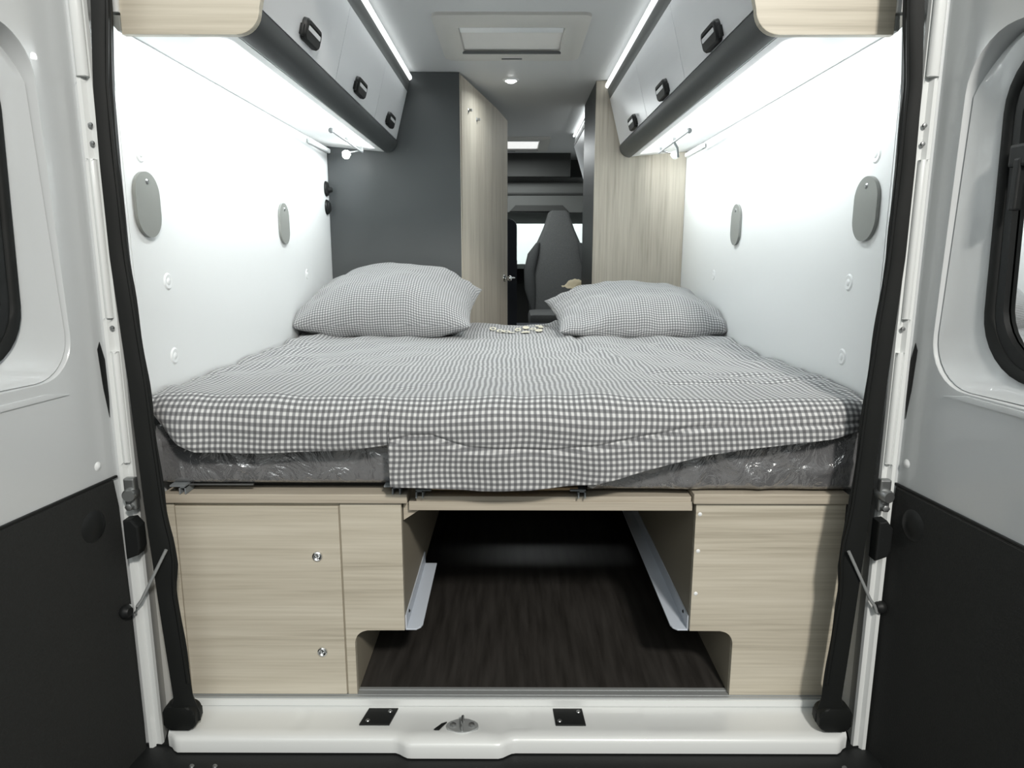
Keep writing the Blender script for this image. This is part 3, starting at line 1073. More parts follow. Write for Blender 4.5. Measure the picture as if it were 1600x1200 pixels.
mattress(-0.812, -0.264, 0.008, 1.66, 0.555, 0.690, 'dark grey mattress on the left, wrapped in clear plastic film', 0.004, 1.3, True)
mattress(0.192, 0.818, 0.012, 1.66, 0.5415, 0.690, 'dark grey mattress on the right in loose crumpled plastic film', 0.020, 7.7, False)
o = box('mattress', -0.260, 0.186, 0.04, 1.66, 0.5505, 0.690, M_foam, None, 0.012)
finish(o, 'narrow dark middle mattress mostly hidden under the hanging duvet', 'mattress')

# ------------------------------------------------------------------ duvet
hem_tab = [(-0.825, 0.733), (-0.80, 0.718), (-0.775, 0.695), (-0.74, 0.665), (-0.70, 0.646), (-0.60, 0.641), (-0.45, 0.645), (-0.35, 0.650), (-0.268, 0.662), (-0.264, 0.567),
           (-0.20, 0.564), (-0.06, 0.556), (0.05, 0.560), (0.20, 0.577), (0.30, 0.604), (0.45, 0.642), (0.60, 0.660), (0.72, 0.676), (0.825, 0.690)]
crease_tab = [(-0.264, 0.668), (-0.22, 0.680), (-0.17, 0.680), (-0.13, 0.666), (-0.09, 0.654), (0.0, 0.650), (0.084, 0.647), (0.20, 0.660), (0.418, 0.700), (0.5, 0.705)]
YB, YF = 1.672, -0.040


def wrink(x, y):
    w = 0.0
    w += 0.0110 * noise.noise(Vector((x * 2.2, y * 2.6, 0.3)))
    w += 0.0070 * noise.noise(Vector((x * 7 + y * 3, y * 3.0 - x, 4.1)))
    # long soft ridges fanning to the side walls
    k = sstep(0.15, 0.75, abs(x + 0.0))
    w += 0.0050 * k * sin((y * 30 + abs(x) * 34) + 3 * noise.noise(Vector((x * 3, y * 2, 2)))) * sstep(0.1, 0.5, y)
    w += 0.0032 * noise.noise(Vector((x * 16, y * 9, 9.0)))
    w += 0.0055 * (1 - abs(noise.noise(Vector((x * 3.1 + y * 1.5, y * 4.2 - x * 1.2, 12.0)))) * 3.0) * sstep(0.05, 0.2, y)
    # a fold running forward from the right pillow
    xf = 0.23 + 0.10 * (1.25 - y) + 0.03 * sin(y * 5)
    if y > 0.1:
        w += 0.010 * math.exp(-((x - xf) / 0.018) ** 2) * sstep(0.2, 0.5, y) - 0.006 * math.exp(-((x - xf - 0.03) / 0.014) ** 2) * sstep(0.2, 0.5, y)
    # crossing crease on the right, near the front
    yc = 0.33 - 0.12 * (x - 0.3)
    w -= 0.007 * math.exp(-((y - yc) / 0.022) ** 2) * sstep(0.3, 0.45, x) * (1 - sstep(0.72, 0.8, x))
    yc2 = 0.16 + 0.10 * (x - 0.3)
    w -= 0.006 * math.exp(-((y - yc2) / 0.016) ** 2) * sstep(0.2, 0.5, x)
    return w


def duvet_fn(u, v):
    # columns packed so one pair straddles the step in the hem
    x = -0.822 + 1.644 * u
    hem = lerp_tab(hem_tab, x)
    crs = lerp_tab(crease_tab, x)
    zt = 0.745
    rad = 0.055
    top_len = YB - (YF + rad)
    arc_len = rad * pi / 2
    drop = (zt - rad) - hem
    if drop < 0:
        arc_len = rad * math.acos(min(1.0, -drop / rad))
    L = top_len + arc_len + max(drop, 0.0)
    TOTFR = 0.72
    if v < TOTFR:
        s = top_len * (v / TOTFR)
    else:
        s = top_len + (L - top_len) * ((v - TOTFR) / (1 - TOTFR))
    if s <= top_len:
        y, z, nrm = YB - s, zt, Vector((0, 0, 1))
    elif s <= top_len + arc_len:
        a = (s - top_len) / rad
        y, z = YF + rad - rad * sin(a), zt - rad + rad * cos(a)
        nrm = Vector((0, -sin(a), cos(a)))
    else:
        y, z = YF, zt - rad - (s - top_len - arc_len)
        nrm = Vector((0, -1, 0))
    back = sstep(0, 1, (y - 0.0) / 0.5)
    puff = 0.012 * sin(pi * min(1, max(0, (x + 0.83) / 0.83))) + 0.010 * sin(pi * min(1, max(0, x / 0.83))) if False else 0.018
    w = wrink(x, y) if nrm.z > 0.2 else 0.0
    w2 = wrink(x, YF + 0.08 - (zt - z) * 0.5)
    k = sstep(0.9, 0.2, nrm.z) if False else (1 - sstep(0.2, 0.9, nrm.z))
    d = w * (1 - k) + w2 * k
    if k > 0:
        d += 0.005 * k * noise.noise(Vector((x * 9, z * 6, 1.5)))
        if x > -0.2655:
            below = sstep(crs + 0.006, crs - 0.006, z) if False else 1 - sstep(crs - 0.007, crs + 0.007, z)
            ks = 1 - 0.6 * sstep(0.35, 0.6, x)
            d += 0.011 * below * ks - 0.013 * math.exp(-((z - crs) / 0.005) ** 2) * ks
            d += 0.004 * sin(x * 26 + 0.7) * (1 - sstep(0.56, 0.66, z))
        else:
            # lower edge of the left part rolls under a little
            d -= 0.004 * (1 - sstep(hem, hem + 0.012, z))
    # the outer corners sag and crumple
    cl = sstep(0.72, 0.82, abs(x))
    d += cl * 0.006 * noise.noise(Vector((x * 30, y * 20, z * 20)))
    p = Vector((x, y, z)) + nrm * (d + puff)
    # sinks towards the walls
    e = sstep(0.0, 0.06, 0.83 - abs(x))
    if nrm.z > 0.5:
        p.z -= 0.004 * (1 - e)
    # front corner pulls back
    p.y += 0.05 * cl * (1 - nrm.z) * 0.8
    p.x = max(-0.826, min(0.826, p.x))
    # stay above the mattress and in front of it
    if p.y > 0.015:
        p.z = max(p.z, 0.700)
    else:
        p.z = max(p.z, hem)
    # pattern coordinates: cloth shears gently
    du = 0.020 * noise.noise(Vector((x * 1.6, s * 1.3, 5.0))) + 0.007 * noise.noise(Vector((x * 6, s * 3.5, 6.0))) + 0.0012 * sin(s * 60 + x * 9)
    dv = 0.012 * noise.noise(Vector((x * 1.8, s * 1.5, 8.0))) + 0.004 * noise.noise(Vector((x * 7, s * 6, 3.0)))
    shear = 0.10 * (s - top_len) * (1 if x > 0 else -1) * sstep(0.1, 0.7, abs(x))
    return tuple(p), (x + du - shear, s + dv)


duvet = grid_mesh('duvet', 380, 330, duvet_fn, M_ging)
finish(duvet, 'grey and white gingham duvet spread over the whole bed and hanging over its front edge', 'duvet')
md = duvet.modifiers.new('thickness', 'SOLIDIFY')
md.thickness = 0.004
md.offset = 1
# faint cream flower print at the far end of the duvet
bm = bmesh.new()
mot = [(-0.055, 1.50, 0.016, 0), (-0.030, 1.47, 0.017, 0), (-0.008, 1.46, 0.018, 0), (0.012, 1.43, 0.016, 1), (0.030, 1.50, 0.015, 0), (0.055, 1.44, 0.022, 1),
       (0.058, 1.53, 0.016, 1), (0.082, 1.50, 0.015, 0), (0.100, 1.46, 0.018, 1), (0.104, 1.56, 0.018, 1), (0.128, 1.60, 0.014, 0), (0.110, 1.52, 0.014, 1)]
bm.free()


def duvet_top(x, y):
    s = YB - y
    v = 0.72 * s / (YB - (YF + 0.055))
    return duvet_fn((x + 0.822) / 1.644, v)[0][2]


bm = bmesh.new()
for (mx_, my_, r_, solid) in mot:
    mx_, my_, r_ = 0.045 + (mx_ - 0.04) * 1.25, 1.40 + (my_ - 1.515) * 1.3, r_ * 1.1
    n_ = 16
    ro = [bm.verts.new((mx_ + r_ * 0.8 * cos(2 * pi * k / n_), my_ + r_ * 1.7 * sin(2 * pi * k / n_),
                        duvet_top(mx_ + r_ * 0.8 * cos(2 * pi * k / n_), my_ + r_ * 1.7 * sin(2 * pi * k / n_)) + 0.0062)) for k in range(n_)]
    fi_ = 0.55 if not solid else 0.15
    ri = [bm.verts.new((mx_ + r_ * fi_ * 0.8 * cos(2 * pi * k / n_), my_ + r_ * fi_ * 1.7 * sin(2 * pi * k / n_),
                        duvet_top(mx_ + r_ * fi_ * 0.8 * cos(2 * pi * k / n_), my_ + r_ * fi_ * 1.7 * sin(2 * pi * k / n_)) + 0.0062)) for k in range(n_)]
    for k in range(n_):
        bm.faces.new([ro[k], ro[(k + 1) % n_], ri[(k + 1) % n_], ri[k]])
pr_ = obj('cream_print', bm, M_cream, duvet, True)
pr_['label'] = 'small cream printed motif at the far end of the duvet'

# ------------------------------------------------------------------ pillows
def pillow(cx, cy, w, dpt, th, tilt, rz, seed, zrest, label, crest=0.0):
    root_loc = Vector((cx, cy, zrest))
    NXp, NYp = 110, 90
    Rm = Matrix.Rotation(rz, 3, 'Z') @ Matrix.Rotation(tilt, 3, 'X')

    def shape(u, v, side):
        a, b = 2 * u - 1, 2 * v - 1
        # pinched sides between the corners, so the corners stick out
        px = a * (w / 2) * (1 - 0.06 * (1 - b * b) * abs(a) ** 3)
        py = b * (dpt / 2) * (1 - 0.08 * (1 - a * a) * abs(b) ** 3)
        f = max(0.0, (1 - abs(a) ** 2.3)) ** 0.60 * max(0.0, (1 - abs(b) ** 2.7)) ** 0.50
        f *= 1 + 0.10 * crest * a - 0.10 * a * a
        wr = 0.0
        ca = abs(a) ** 2
        wr += 0.016 * noise.noise(Vector((a * 2.4 + seed, b * 2.4, side)))
        wr += 0.011 * noise.noise(Vector((a * 6 + seed, b * 5, side * 3))) * (0.4 + ca)
        # folds gathering at the corners
        ang = math.atan2(b, a)
        rr = math.hypot(a, b)
        wr += 0.0065 * sin(ang * 18 + seed * 2) * sstep(0.55, 1.05, rr) * f ** 0.3
        h = side * (th * (0.56 if side > 0 else 0.44)) * f + wr * min(1, f * 3)
        p = Rm @ Vector((px, py, h))
        return p, (px, py)
    pts_top, pts_bot = [], []
    verts, faces, uvs = [], [], []
    for side in (1, -1):
        for j in range(NYp + 1):
            for i in range(NXp + 1):
                p, uv_ = shape(i / NXp, j / NYp, side)
                verts.append(p)
                du = 0.006 * noise.noise(Vector((uv_[0] * 7, uv_[1] * 7, seed)))
                # cloth stretches over the belly: follow the height
                uvs.append((uv_[0] + du, uv_[1] * 1.12 + du + side * 0.003))
    n1 = (NXp + 1) * (NYp + 1)
    for j in range(NYp):
        for i in range(NXp):
            a = j * (NXp + 1) + i
            faces.append((a, a + 1, a + NXp + 2, a + NXp + 1))
            a += n1
            faces.append((a, a + NXp + 1, a + NXp + 2, a + 1))
    # pattern coordinates follow the length of the cloth over the bulge
    W1 = NXp + 1
    for sidx in (0, 1):
        b0 = sidx * n1
        mi_, mj_ = NXp // 2, NYp // 2
        U_ = [0.0] * n1
        V_ = [0.0] * n1
        for j in range(NYp + 1):
            for rng in (range(mi_ + 1, NXp + 1), range(mi_ - 1, -1, -1)):
                for i in rng:
                    st_ = 1 if i > mi_ else -1
                    k_ = b0 + j * W1 + i
                    U_[j * W1 + i] = U_[j * W1 + i - st_] + st_ * (verts[k_] - verts[k_ - st_]).length
        for i in range(NXp + 1):
            for rng in (range(mj_ + 1, NYp + 1), range(mj_ - 1, -1, -1)):
                for j in rng:
                    st_ = 1 if j > mj_ else -1
                    k_ = b0 + j * W1 + i
                    V_[j * W1 + i] = V_[(j - st_) * W1 + i] + st_ * (verts[k_] - verts[k_ - st_ * W1]).length
        for k_ in range(n1):
            uvs[b0 + k_] = (U_[k_] * 0.75 + 0.25 * uvs[b0 + k_][0], V_[k_])
    zmin = min(v.z for v in verts)
    world = []
    for v in verts:
        z = v.z - zmin
        z = max(z, 0.05) - 0.05
        x = cx + v.x
        if x < -0.822:
            x = -0.822 + (x + 0.822) * 0.1
        if x > 0.822:
            x = 0.822 + (x - 0.822) * 0.1
        y = cy + v.y
        world.append((x - cx, y - cy, z))
    me = bpy.data.meshes.new('pillow')
    me.from_pydata(world, [], faces)
    ul = me.uv_layers.new(name='UVMap')
    vi = [0] * len(me.loops)
    me.loops.foreach_get('vertex_index', vi)
    data = [c for k in vi for c in uvs[k]]
    ul.data.foreach_set('uv', data)
    bmx = bmesh.new()
    bmx.from_mesh(me)
    bmesh.ops.remove_doubles(bmx, verts=bmx.verts, dist=0.0004)
    bmx.to_mesh(me)
    bmx.free()
    me.materials.append(M_ging2)
    for p in me.polygons:
        p.use_smooth = True
    o = bpy.data.objects.new('pillow', me)
    COL.objects.link(o)
    o.location = root_loc
    finish(o, label, 'pillow', 'gingham pillows at the head of the bed')
    return o


pillow(-0.492, 1.335, 0.71, 0.58, 0.285, radians(11), radians(-2), 2.0, 0.767, 'plump gingham pillow on the left, in front of the dark partition', 0.6)
pillow(0.520, 1.36, 0.70, 0.62, 0.228, radians(7), radians(3), 9.0, 0.767, 'flatter gingham pillow on the right, in front of the pale wood wardrobe', 0.4)

# ================================================================== OVERHEAD LOCKERS
def locker(sd, y1, yoff, label):
    root = empty('overhead_locker', (sd * 0.7, 0, 1.53))

    def q(o):
        o.parent = root
        o.matrix_parent_inverse = Matrix.Translation((-sd * 0.7, 0, -1.53))
        return o
    finish(root, label, 'locker')
    X = lambda p: [(sd * x, z) for x, z in p]
    zc = 1.853
    # end panel: pale wood with round lower corner
    rc = [(0.560 - 0.0, 1.5285)]
    for i in range(1, 9):
        a = 0.5 * pi * i / 8
        rc.append((0.560 - 0.050 * sin(a), 1.5785 - 0.050 * cos(a)))
    endp = [(0.797, zc), (0.797, 1.5285)] + rc + [(0.459, 1.787), (0.447, zc)]
    q(prism('end_panel', X(endp), -0.014, 0.004, 'y', M_woodH2, None, 0.0015))
    q(box('end_strip', *sorted((sd * 0.797, sd * 0.829)), -0.02, 0.02, 1.57, zc, M_wall))
    bm = bmesh.new()
    add_prism(bm, X([(0.797, 1.565), (0.815, 1.565), (0.815, 1.548), (0.805, 1.535), (0.797, 1.535)]), -0.016, 0.01, 'y', 0.002)
    q(obj('corner_cap', bm, M_plate))
    # underside
    q(prism('underside', X([(0.829, 1.556), (0.829, 1.566), (0.57, 1.546), (0.57, 1.533)]), 0.004, y1, 'y', M_under))
    # dark rounded edge profile
    ed = [(0.572, 1.536)] + [(x, z) for x, z in rc] + [(0.5135, 1.582), (0.530, 1.588), (0.572, 1.56)]
    q(smooth_angle(prism('edge_profile', X(ed), 0.004, y1, 'y', M_edge), 30))
    # carcass behind the fronts
    q(prism('carcass', X([(0.829, 1.57), (0.54, 1.575), (0.475, 1.79), (0.475, zc), (0.829, zc)]), 0.006, y1, 'y', M_edgetop))
    # upper strip
    q(prism('upper_strip', X([(0.4595, 1.790), (0.4475, 1.832), (0.452, zc), (0.48, zc), (0.48, 1.790)]), 0.004, y1, 'y', M_edgetop))
    # ceiling light line
    q(prism('light_line', X([(0.4465, 1.834), (0.437, 1.840), (0.437, 1.851), (0.4465, 1.853)]), 0.004, y1 - 0.004, 'y', M_led))
    # three fronts
    seams = [0.006, 0.615 + yoff, 1.195 + yoff, y1 - 0.002]
    a0, a1 = Vector((0.5125, 1.5845)), Vector((0.459, 1.788))
    nrm = Vector((-(a1 - a0).y, (a1 - a0).x)).normalized()
    if nrm.x > 0:
        nrm = -nrm
    for k in range(3):
        d0, d1 = a0, a1
        pts = [d0, d1, d1 - nrm * 0.016, d0 - nrm * 0.016]
        f = q(prism('door', X([(p.x, p.y) for p in pts]), seams[k] + 0.0015, seams[k + 1] - 0.0015, 'y', M_locker, None, 0.001))
        # handle: black pull with a light slot
        yc = (0.315, 0.885, 1.455)[k] + (-0.035 if sd > 0 else 0)
        c = a0.lerp(a1, 0.20 if sd < 0 else 0.13)
        t = (a1 - a0).normalized()
        n3 = Vector((sd * nrm.x, 0, nrm.y))
        t3 = Vector((sd * t.x, 0, t.y))
        o3 = Vector((sd * c.x, yc, c.y))
        Mh = Matrix(((0, t3.x, n3.x, o3.x), (1, t3.y, n3.y, o3.y), (0, t3.z, n3.z, o3.z), (0, 0, 0, 1)))
        bm = bmesh.new()
        ou = rrect(-0.062, 0.062, -0.026, 0.026, 0.017, 5)
        inn = rrect(-0.048, 0.048, -0.001, 0.015, 0.005, 5)
        inn2 = rrect(-0.046, 0.046, 0.001, 0.013, 0.004, 5)
        rg = [[bm.verts.new((x, y, z)) for x, y in P] for P, z in ((ou, 0.0), (ou, 0.010), (rrect(-0.058, 0.058, -0.022, 0.022, 0.014, 5), 0.015), (inn, 0.015), (inn2, 0.006))]
        for A, B in zip(rg, rg[1:]):
            for i in range(len(A)):
                bm.faces.new([A[i], A[(i + 1) % len(A)], B[(i + 1) % len(A)], B[i]])
        bm.faces.new(rg[-1])
        add_box(bm, -0.071, -0.050, -0.020, 0.006, 0.0, 0.009, 0.002)
        bmesh.ops.transform(bm, matrix=Mh, verts=bm.verts)
        h = q(smooth_angle(obj('handle', bm, M_black), 40))
        h.parent = f
        bm = bmesh.new()
        add_prism(bm, rrect(-0.050, 0.050, -0.001, 0.0095, 0.003, 4), 0.005, 0.0156, 'z')
        bmesh.ops.transform(bm, matrix=Mh, verts=bm.verts)
        s2 = q(obj('handle_slot', bm, M_locker))
        s2.parent = f
    return root


locker(-1, 1.695, 0.0, 'left overhead locker, three grey doors over an anthracite edge')
locker(1, 1.845, -0.02, 'right overhead locker, three grey doors over an anthracite edge')

# ================================================================== PARTITIONS, DOORS
pt = finish(box('partition', -0.829, -0.228, 1.70, 1.722, 0.0, 1.870, M_dark), 'tall anthracite partition at the head of the bed behind the left pillow', 'partition')
box('edge_band', -0.2275, -0.2255, 1.70, 1.722, 0.0, 1.870, M_woodV, pt)

# open bathroom door, hinged at the partition edge
bd = empty('bathroom_door', (-0.222, 1.728, 0.0), -math.atan2(0.205, 0.75))
finish(bd, 'pale wood interior door standing open beside the dark partition', 'door')
bm = bmesh.new()
add_prism(bm, [(0.0, 0.02), (0.76, 0.02), (0.76, 1.805), (0.55, 1.83), (0.0, 1.866)], -0.026, 0.0, 'x', 0.001)
obj('leaf', bm, M_woodV, bd)
box('edge_band', -0.026, 0.0, 0.7605, 0.764, 0.02, 1.80, M_plate, bd)
lathe('handle', [(0, 0.040), (0.014, 0.039), (0.017, 0.033), (0.012, 0.024), (0.008, 0.010), (0.018, 0.004), (0.020, 0.0)], (0.0, 0.70, 0.945), (1, 0, 0), M_chrome, bd)
tube('lever', [(0.033, 0.70, 0.945), (0.036, 0.735, 0.947), (0.036, 0.775, 0.945)], 0.0065, M_chrome, bd)
for (yy, zz) in ((0.10, 1.735), (0.22, 1.715)):
    h = lathe('coat_hook', [(0, 0.018), (0.007, 0.016), (0.006, 0.004), (0.011, 0.0)], (0.0, yy, zz), (1, 0, 0), M_steel, bd, 12)

# wardrobe on the right
wd = empty('wardrobe', (0.6, 1.85, 0))
finish(wd, 'tall pale wood wardrobe side at the head of the bed behind the right pillow', 'wardrobe')
box('front_panel', 0.397 - 0.6, 0.829 - 0.6, 0.0, 0.018, 0.0, 1.870, M_woodV, wd, 0.001)
box('side_panel', 0.397 - 0.6, 0.413 - 0.6, 0.0185, 0.54, 0.0, 1.870, M_gloss, wd)
box('back_panel', 0.414 - 0.6, 0.829 - 0.6, 0.522, 0.54, 0.0, 1.870, M_gloss, wd)

# kitchen block and its overhead locker beyond the wardrobe
kt = empty('kitchen_unit', (0.6, 2.41, 0))
finish(kt, 'low kitchen unit beyond the wardrobe with a brown worktop', 'cabinet')
box('body', -0.19, 0.225, 0.0, 0.90, 0.0, 0.86, M_woodV, kt)
box('worktop', -0.21, 0.225, -0.005, 0.92, 0.86, 0.885, plain('worktop_brown', (0.17, 0.14, 0.10), 0.5, bump=(40, 0.1)), kt, 0.002)
fl = empty('cloth', (0.40, 2.62, 0.885))
finish(fl, 'small cream folded cloth on the kitchen worktop beside the cab seat', 'cloth')


def cloth_fn(u, v):
    a, b = u - 0.5, v - 0.5
    r = math.hypot(a * 2, b * 2)
    return (a * 0.15 - 0.02 * v, b * 0.20, 0.003 + 0.045 * max(0, 1 - r ** 2) + 0.010 * noise.noise(Vector((a * 9, b * 9, 1)))), (u, v)


grid_mesh('folded_cloth', 20, 20, cloth_fn, plain('cream_cloth', (0.72, 0.62, 0.42), 0.8, bump=(80, 0.3)), fl)
kl = empty('kitchen_locker', (0.6, 2.42, 1.5))
finish(kl, 'short grey overhead locker above the kitchen, far right of the aisle', 'locker')
bm = bmesh.new()
add_prism(bm, [(-0.085, 0.03), (-0.165, 0.285), (-0.165, 0.353), (0.225, 0.353), (0.225, 0.03)], 0.0, 0.86, 'y')
obj('body', bm, M_cab, kl)
prism('front', [(-0.088, 0.035), (-0.1665, 0.285), (-0.182, 0.285), (-0.103, 0.03)], 0.002, 0.858, 'y', M_locker, kl)
prism('upper_strip', [(-0.1665, 0.288), (-0.1665, 0.345), (-0.182, 0.345), (-0.184, 0.288)], 0.002, 0.858, 'y', M_edgetop, kl)
prism('light_line', [(-0.166, 0.347), (-0.190, 0.347), (-0.190, 0.358), (-0.166, 0.358)], 0.002, 0.858, 'y', M_led, kl)

# ================================================================== CEILING FITTINGS
def hatch(x0, x1, y0, y1, label, ix, iy, bm_=None):
    z = 1.872
    root = empty('roof_hatch', ((x0 + x1) / 2, (y0 + y1) / 2, z))
    cx, cy = (x0 + x1) / 2, (y0 + y1) / 2
    finish(root, label, 'hatch')
    bm = bmesh.new()
    W_, D_ = (x1 - x0) / 2, (y1 - y0) / 2
    prof = [(0.0, 0.0, 0.03), (0.0, -0.010, 0.03), (0.014, -0.018, 0.025), (ix * 0.85, -0.018, 0.02), (ix, -0.012, 0.015), (ix + 0.006, 0.010, 0.015), (ix + 0.012, 0.030, 0.01)]
    rg = []
    for ins, dz, r in prof:
        iy_ = ins * iy / ix
        rg.append([bm.verts.new((x, y, dz)) for x, y in rrect(-W_ + ins, W_ - ins, -D_ + iy_, D_ - iy_, r, 5)])
    for A, B in zip(rg, rg[1:]):
        for i in range(len(A)):
            bm.faces.new([A[i], A[(i + 1) % len(A)], B[(i + 1) % len(A)], B[i]])
    smooth_angle(obj('frame', bm, M_hatch, root), 35)
    # pleated blind, folds as geometry
    bm = bmesh.new()
    n = 28
    a, b = -D_ + iy + 0.004, D_ - iy - 0.004
    pv = None
    for i in range(n + 1):
        y = a + (b - a) * i / n
        zz = -0.004 + (0.003 if i % 2 else -0.001)
        r = [bm.verts.new((-W_ + ix + 0.004, y, zz)), bm.verts.new((W_ - ix - 0.004, y, zz))]
        if pv:
            bm.faces.new([pv[0], pv[1], r[1], r[0]])
        pv = r
    obj('blind', bm, bm_ or M_blind, root)
    box('blind_rail', -W_ + ix - 0.004, W_ - ix + 0.004, D_ - iy - 0.012, D_ - iy - 0.002, -0.020, -0.010, M_edgetop, root, 0.002)
    box('blind_rail', -W_ + ix + 0.004, W_ - ix - 0.004, -D_ + iy + 0.002, -D_ + iy + 0.055, -0.014, -0.007, M_cap, root, 0.003)
    bm = bmesh.new()
    add_box(bm, -0.041, 0.041, D_ - iy * 0.45 - 0.005, D_ - iy * 0.45 + 0.004, -0.0215, -0.016, 0.001)
    obj('grip', bm, M_edgetop, root)
    return root


hatch(-0.265, 0.275, 0.93, 1.475, 'large square cream roof hatch with a pleated blind above the bed', 0.082, 0.12)
h2 = hatch(-0.30, 0.27, 3.42, 4.02, 'second roof hatch with a bright blind, further forward over the aisle', 0.075, 0.075, emissive('backlit_blind', (0.95, 0.95, 0.93), 0.8))
sp = empty('spotlight', (0.0, 1.84, 1.872))
finish(sp, 'small round ceiling spotlight glowing between the two roof hatches', 'lamp')
lathe('ring', [(0.024, 0.004), (0.028, 0.007), (0.036, 0.005), (0.039, 0.0)], (0, 0, 0), (0, 0, -1), M_cap, sp, 28)
lathe('lens', [(0, 0.016), (0.014, 0.014), (0.022, 0.009), (0.026, 0.001)], (0, 0, 0), (0, 0, -1), M_led2, sp, 28)

# ================================================================== WALL FITTINGS
def plate(sd, yc, zc, label):
    o = empty('cover_plate', (sd * XW, yc, zc))
    bm = bmesh.new()
    w, h = (0.053, 0.073) if yc < 0.5 else (0.050, 0.073)
    add_prism(bm, rrect(-w, w, -h, h, w * 0.98, 10), *sorted((-sd * 0.001, -sd * 0.009)), 'x', 0.002)
    smooth_angle(obj('cover', bm, M_plate, o), 40)
    lathe('screw', [(0, 0.003), (0.004, 0.0028), (0.007, 0.0)], (-sd * 0.009, 0.0, h - 0.022), (-sd, 0, 0), M_steel, o, 14)
    finish(o, label, 'plate', 'grey oval cover plates on the side linings')
    return o


plate(-1, 0.078, 1.193, 'grey oval cover plate on the left wall, the near one beside the door seal')
plate(-1, 1.035, 1.19, 'grey oval cover plate on the left wall, the far one near the sockets')
plate(1, 0.090, 1.186, 'grey oval cover plate on the right wall, the near one beside the door seal')
plate(1, 1.035, 1.188, 'grey oval cover plate on the right wall, the far one above the pillow')

for k, (zz, lab) in enumerate(((1.368, 'round black socket with a plug, upper one at the end of the left wall'), (1.288, 'round black socket with closed lid, lower one at the left wall end'))):
    o = empty('socket', (-XW, 1.655, zz))
    lathe('ring', [(0, 0.012), (0.022, 0.012), (0.030, 0.009), (0.034, 0.0)], (0, 0, 0), (1, 0, 0), M_black, o, 24)
    if k == 0:
        lathe('plug', [(0, 0.030), (0.010, 0.028), (0.014, 0.012)], (0, 0.006, -0.004), (1, 0, 0), M_black, o, 16)
    else:
        lathe('lid', [(0, 0.017), (0.020, 0.016), (0.024, 0.012)], (0, 0, 0), (1, 0, 0), M_black, o, 20)
    finish(o, lab, 'socket', 'round wall sockets')

for sd in (-1, 1):
    dy = 0.0 if sd < 0 else 0.10
    o = empty('reading_lamp', (sd * 0.72, 1.60 + dy, 1.545))
    finish(o, 'slim reading lamp on a thin arm under the %s overhead locker' % ('left' if sd < 0 else 'right'), 'lamp')
    # slim rod hung from the locker underside, a knob at its near end, a stem with the lamp head
    q0 = Vector((sd * 0.72, 1.60 + dy, 1.545))
    P = lambda x, y, z: Vector((sd * x, y, z)) - q0
    tube('arm', [P(0.652, 1.10, 1.524), P(0.652, 1.35, 1.522), P(0.652, 1.62, 1.520)], 0.0042, M_edge, o)
    lathe('knob', [(0, -0.011), (0.008, -0.007), (0.010, 0), (0.008, 0.007), (0, 0.011)], P(0.652, 1.09, 1.524), (0, 1, 0), M_edge, o, 14)
    for yy in (1.34, 1.60):
        box('mount', *sorted((P(0.645, 0, 0).x, P(0.659, 0, 0).x)), yy - 0.012 - q0.y, yy + 0.012 - q0.y, 1.520 - q0.z, 1.5375 - q0.z, M_steel, o, 0.002)
    if sd > 0:
        tube('stem', [P(0.652, 1.33, 1.520), P(0.668, 1.34, 1.500), P(0.676, 1.35, 1.465)], 0.0045, M_edge, o)
    lathe('lens', [(0, 0.022), (0.014, 0.015), (0.018, 0.0), (0.012, -0.010), (0, -0.012)], P(0.700, 1.52, 1.500), (0, -0.6, -0.8), M_led2 if sd < 0 else M_cap, o, 16)
    tube('head_arm', [P(0.652, 1.56, 1.519), P(0.68, 1.55, 1.512), P(0.700, 1.525, 1.506)], 0.004, M_steel, o)

# slim ridge added along the wall seam in place of the shadow there
for sd in (-1, 1):
    o = empty('seam_shade_ridge', (sd * XW, 1.55 + (0 if sd < 0 else 0.12), 1.535))
    bm = bmesh.new()
    add_prism(bm, rrect(-0.008, 0.008, -0.010, 0.010, 0.006, 4), -0.16, 0.14, 'y', 0.002)
    bmesh.ops.translate(bm, vec=(-sd * 0.012, 0, 0), verts=bm.verts)
    smooth_angle(obj('profile', bm, M_cap, o), 40)
    finish(o, 'short white ridge added on the %s wall in place of a seam shadow' % ('left' if sd < 0 else 'right'), 'profile')

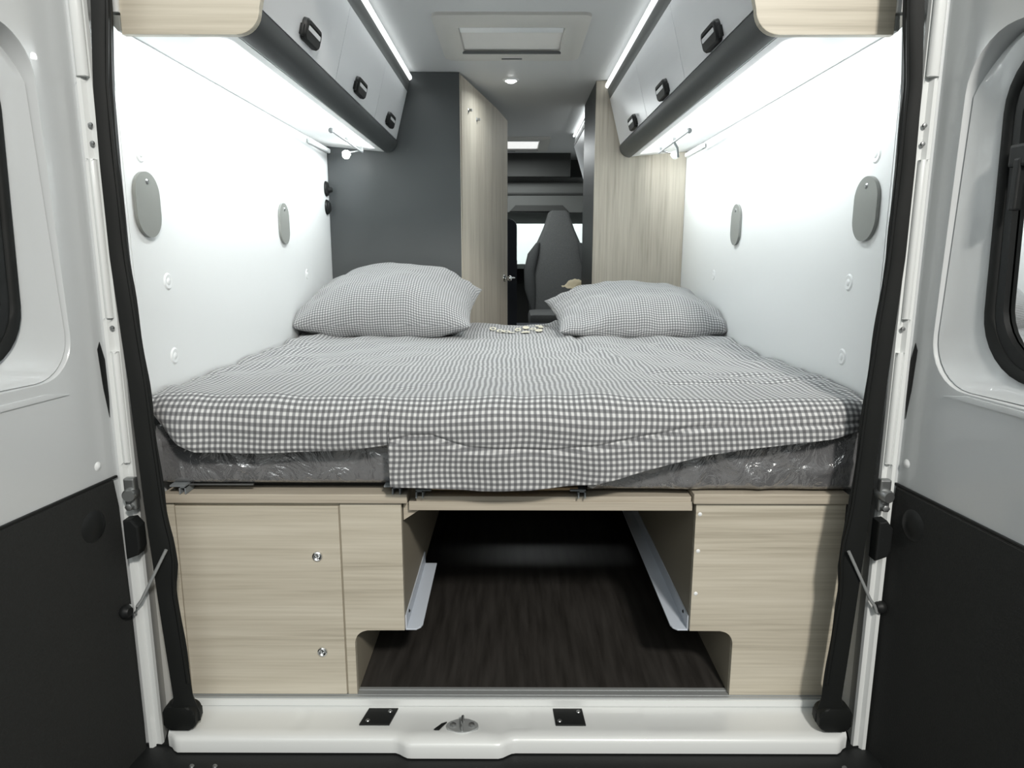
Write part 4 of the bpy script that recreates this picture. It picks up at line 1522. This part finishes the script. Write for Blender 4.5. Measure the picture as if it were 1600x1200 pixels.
# ================================================================== CAB
def seat():
    root = empty('cab_seat', (0.385, 4.15, 0.0))
    finish(root, 'dark grey cab seat with tall tapering backrest, turned to face the bed', 'seat')
    # backrest built as lofted sections
    secs = [(0.56, 0.235, 0.12), (0.70, 0.245, 0.13), (0.85, 0.250, 0.13), (0.98, 0.240, 0.12), (1.08, 0.215, 0.11), (1.18, 0.175, 0.10), (1.28, 0.130, 0.095), (1.36, 0.102, 0.09), (1.41, 0.088, 0.075), (1.43, 0.060, 0.05)]
    bm = bmesh.new()
    pr = None
    for z, hw, th in secs:
        lean = (z - 0.56) * 0.13
        rg = [bm.verts.new((x, y + lean, z)) for x, y in rrect(-hw, hw, 0.0, th, min(0.035, th * 0.45, hw * 0.6), 5)]
        if pr:
            for i in range(len(rg)):
                bm.faces.new([pr[i], pr[(i + 1) % len(rg)], rg[(i + 1) % len(rg)], rg[i]])
        else:
            bm.faces.new(rg)
        pr = rg
    bm.faces.new(pr[::-1])
    smooth_angle(obj('backrest', bm, M_seatmid, root), 50)
    for sgn in (-1, 1):
        bm = bmesh.new()
        pr = None
        for z, hw in ((0.62, 0.225), (0.80, 0.250), (0.95, 0.255), (1.08, 0.225), (1.17, 0.185)):
            lean = (z - 0.56) * 0.13
            r_ = 0.035 if 0.62 < z < 1.17 else 0.012
            rg = [bm.verts.new((sgn * (hw - 0.015) + r_ * 1.3 * cos(a), -0.012 + r_ * sin(a) + lean, z)) for a in [2 * pi * i / 12 for i in range(12)]]
            if pr:
                for i in range(12):
                    bm.faces.new([pr[i], pr[(i + 1) % 12], rg[(i + 1) % 12], rg[i]])
            else:
                bm.faces.new(rg)
            pr = rg
        bm.faces.new(pr[::-1])
        smooth_angle(obj('side_bolster', bm, M_bakelite, root), 50)
    bm = bmesh.new()
    add_box(bm, -0.25, 0.25, -0.46, 0.05, 0.50, 0.63, 0.035)
    smooth_angle(obj('cushion', bm, M_seatmid, root), 50)
    bm = bmesh.new()
    add_box(bm, -0.22, 0.22, -0.36, 0.10, 0.0, 0.50, 0.02)
    obj('base', bm, M_cabdark, root)


seat()
db = empty('fascia', (0, 5.7, 0))
finish(db, 'black dashboard below the windscreen at the far end', 'dashboard')
bm = bmesh.new()
add_prism(bm, [(-0.22, 0.0), (-0.22, 0.78), (-0.12, 0.93), (0.29, 0.97), (0.29, 0.0)], -0.88, 0.88, 'x', 0.01)
obj('body', bm, M_cabdark, db)
bm = bmesh.new()
add_box(bm, -0.33, 0.05, -0.24, -0.10, 0.70, 1.04, 0.03)
obj('instrument_hood', bm, M_black, db)
# steering side head of the other cab seat
o = empty('driver_seat', (-0.37, 4.5, 0))
bm = bmesh.new()
add_box(bm, -0.25, 0.25, 0.0, 0.14, 0.55, 1.22, 0.05)
smooth_angle(obj('backrest', bm, M_bakelite, o), 50)
bm = bmesh.new()
add_box(bm, -0.25, 0.25, -0.45, 0.05, 0.48, 0.62, 0.04)
smooth_angle(obj('cushion', bm, M_bakelite, o), 50)
box('base', -0.2, 0.2, -0.35, 0.1, 0, 0.48, M_cabdark, o, 0.01)
finish(o, 'dark cab seat on the left, its edge just showing past the bench headrest', 'seat')
o = empty('bench_seat', (-0.22, 2.95, 0))
bm = bmesh.new()
add_prism(bm, rrect(-0.50, 0.255, 0.45, 1.300, [0.02, 0.02, 0.05, 0.05], 6), 0.0, 0.11, 'y', 0.012)
smooth_angle(obj('backrest', bm, M_navy, o), 50)
bm = bmesh.new()
add_box(bm, -0.50, 0.52, 0.11, 0.62, 0.42, 0.58, 0.04)
smooth_angle(obj('cushion', bm, M_navy, o), 50)
box('base', -0.50, 0.24, 0.02, 0.58, 0.0, 0.42, M_cabdark, o, 0.005)
finish(o, 'dark navy bench seat, its tall backrest edge beside the open wooden door', 'bench')
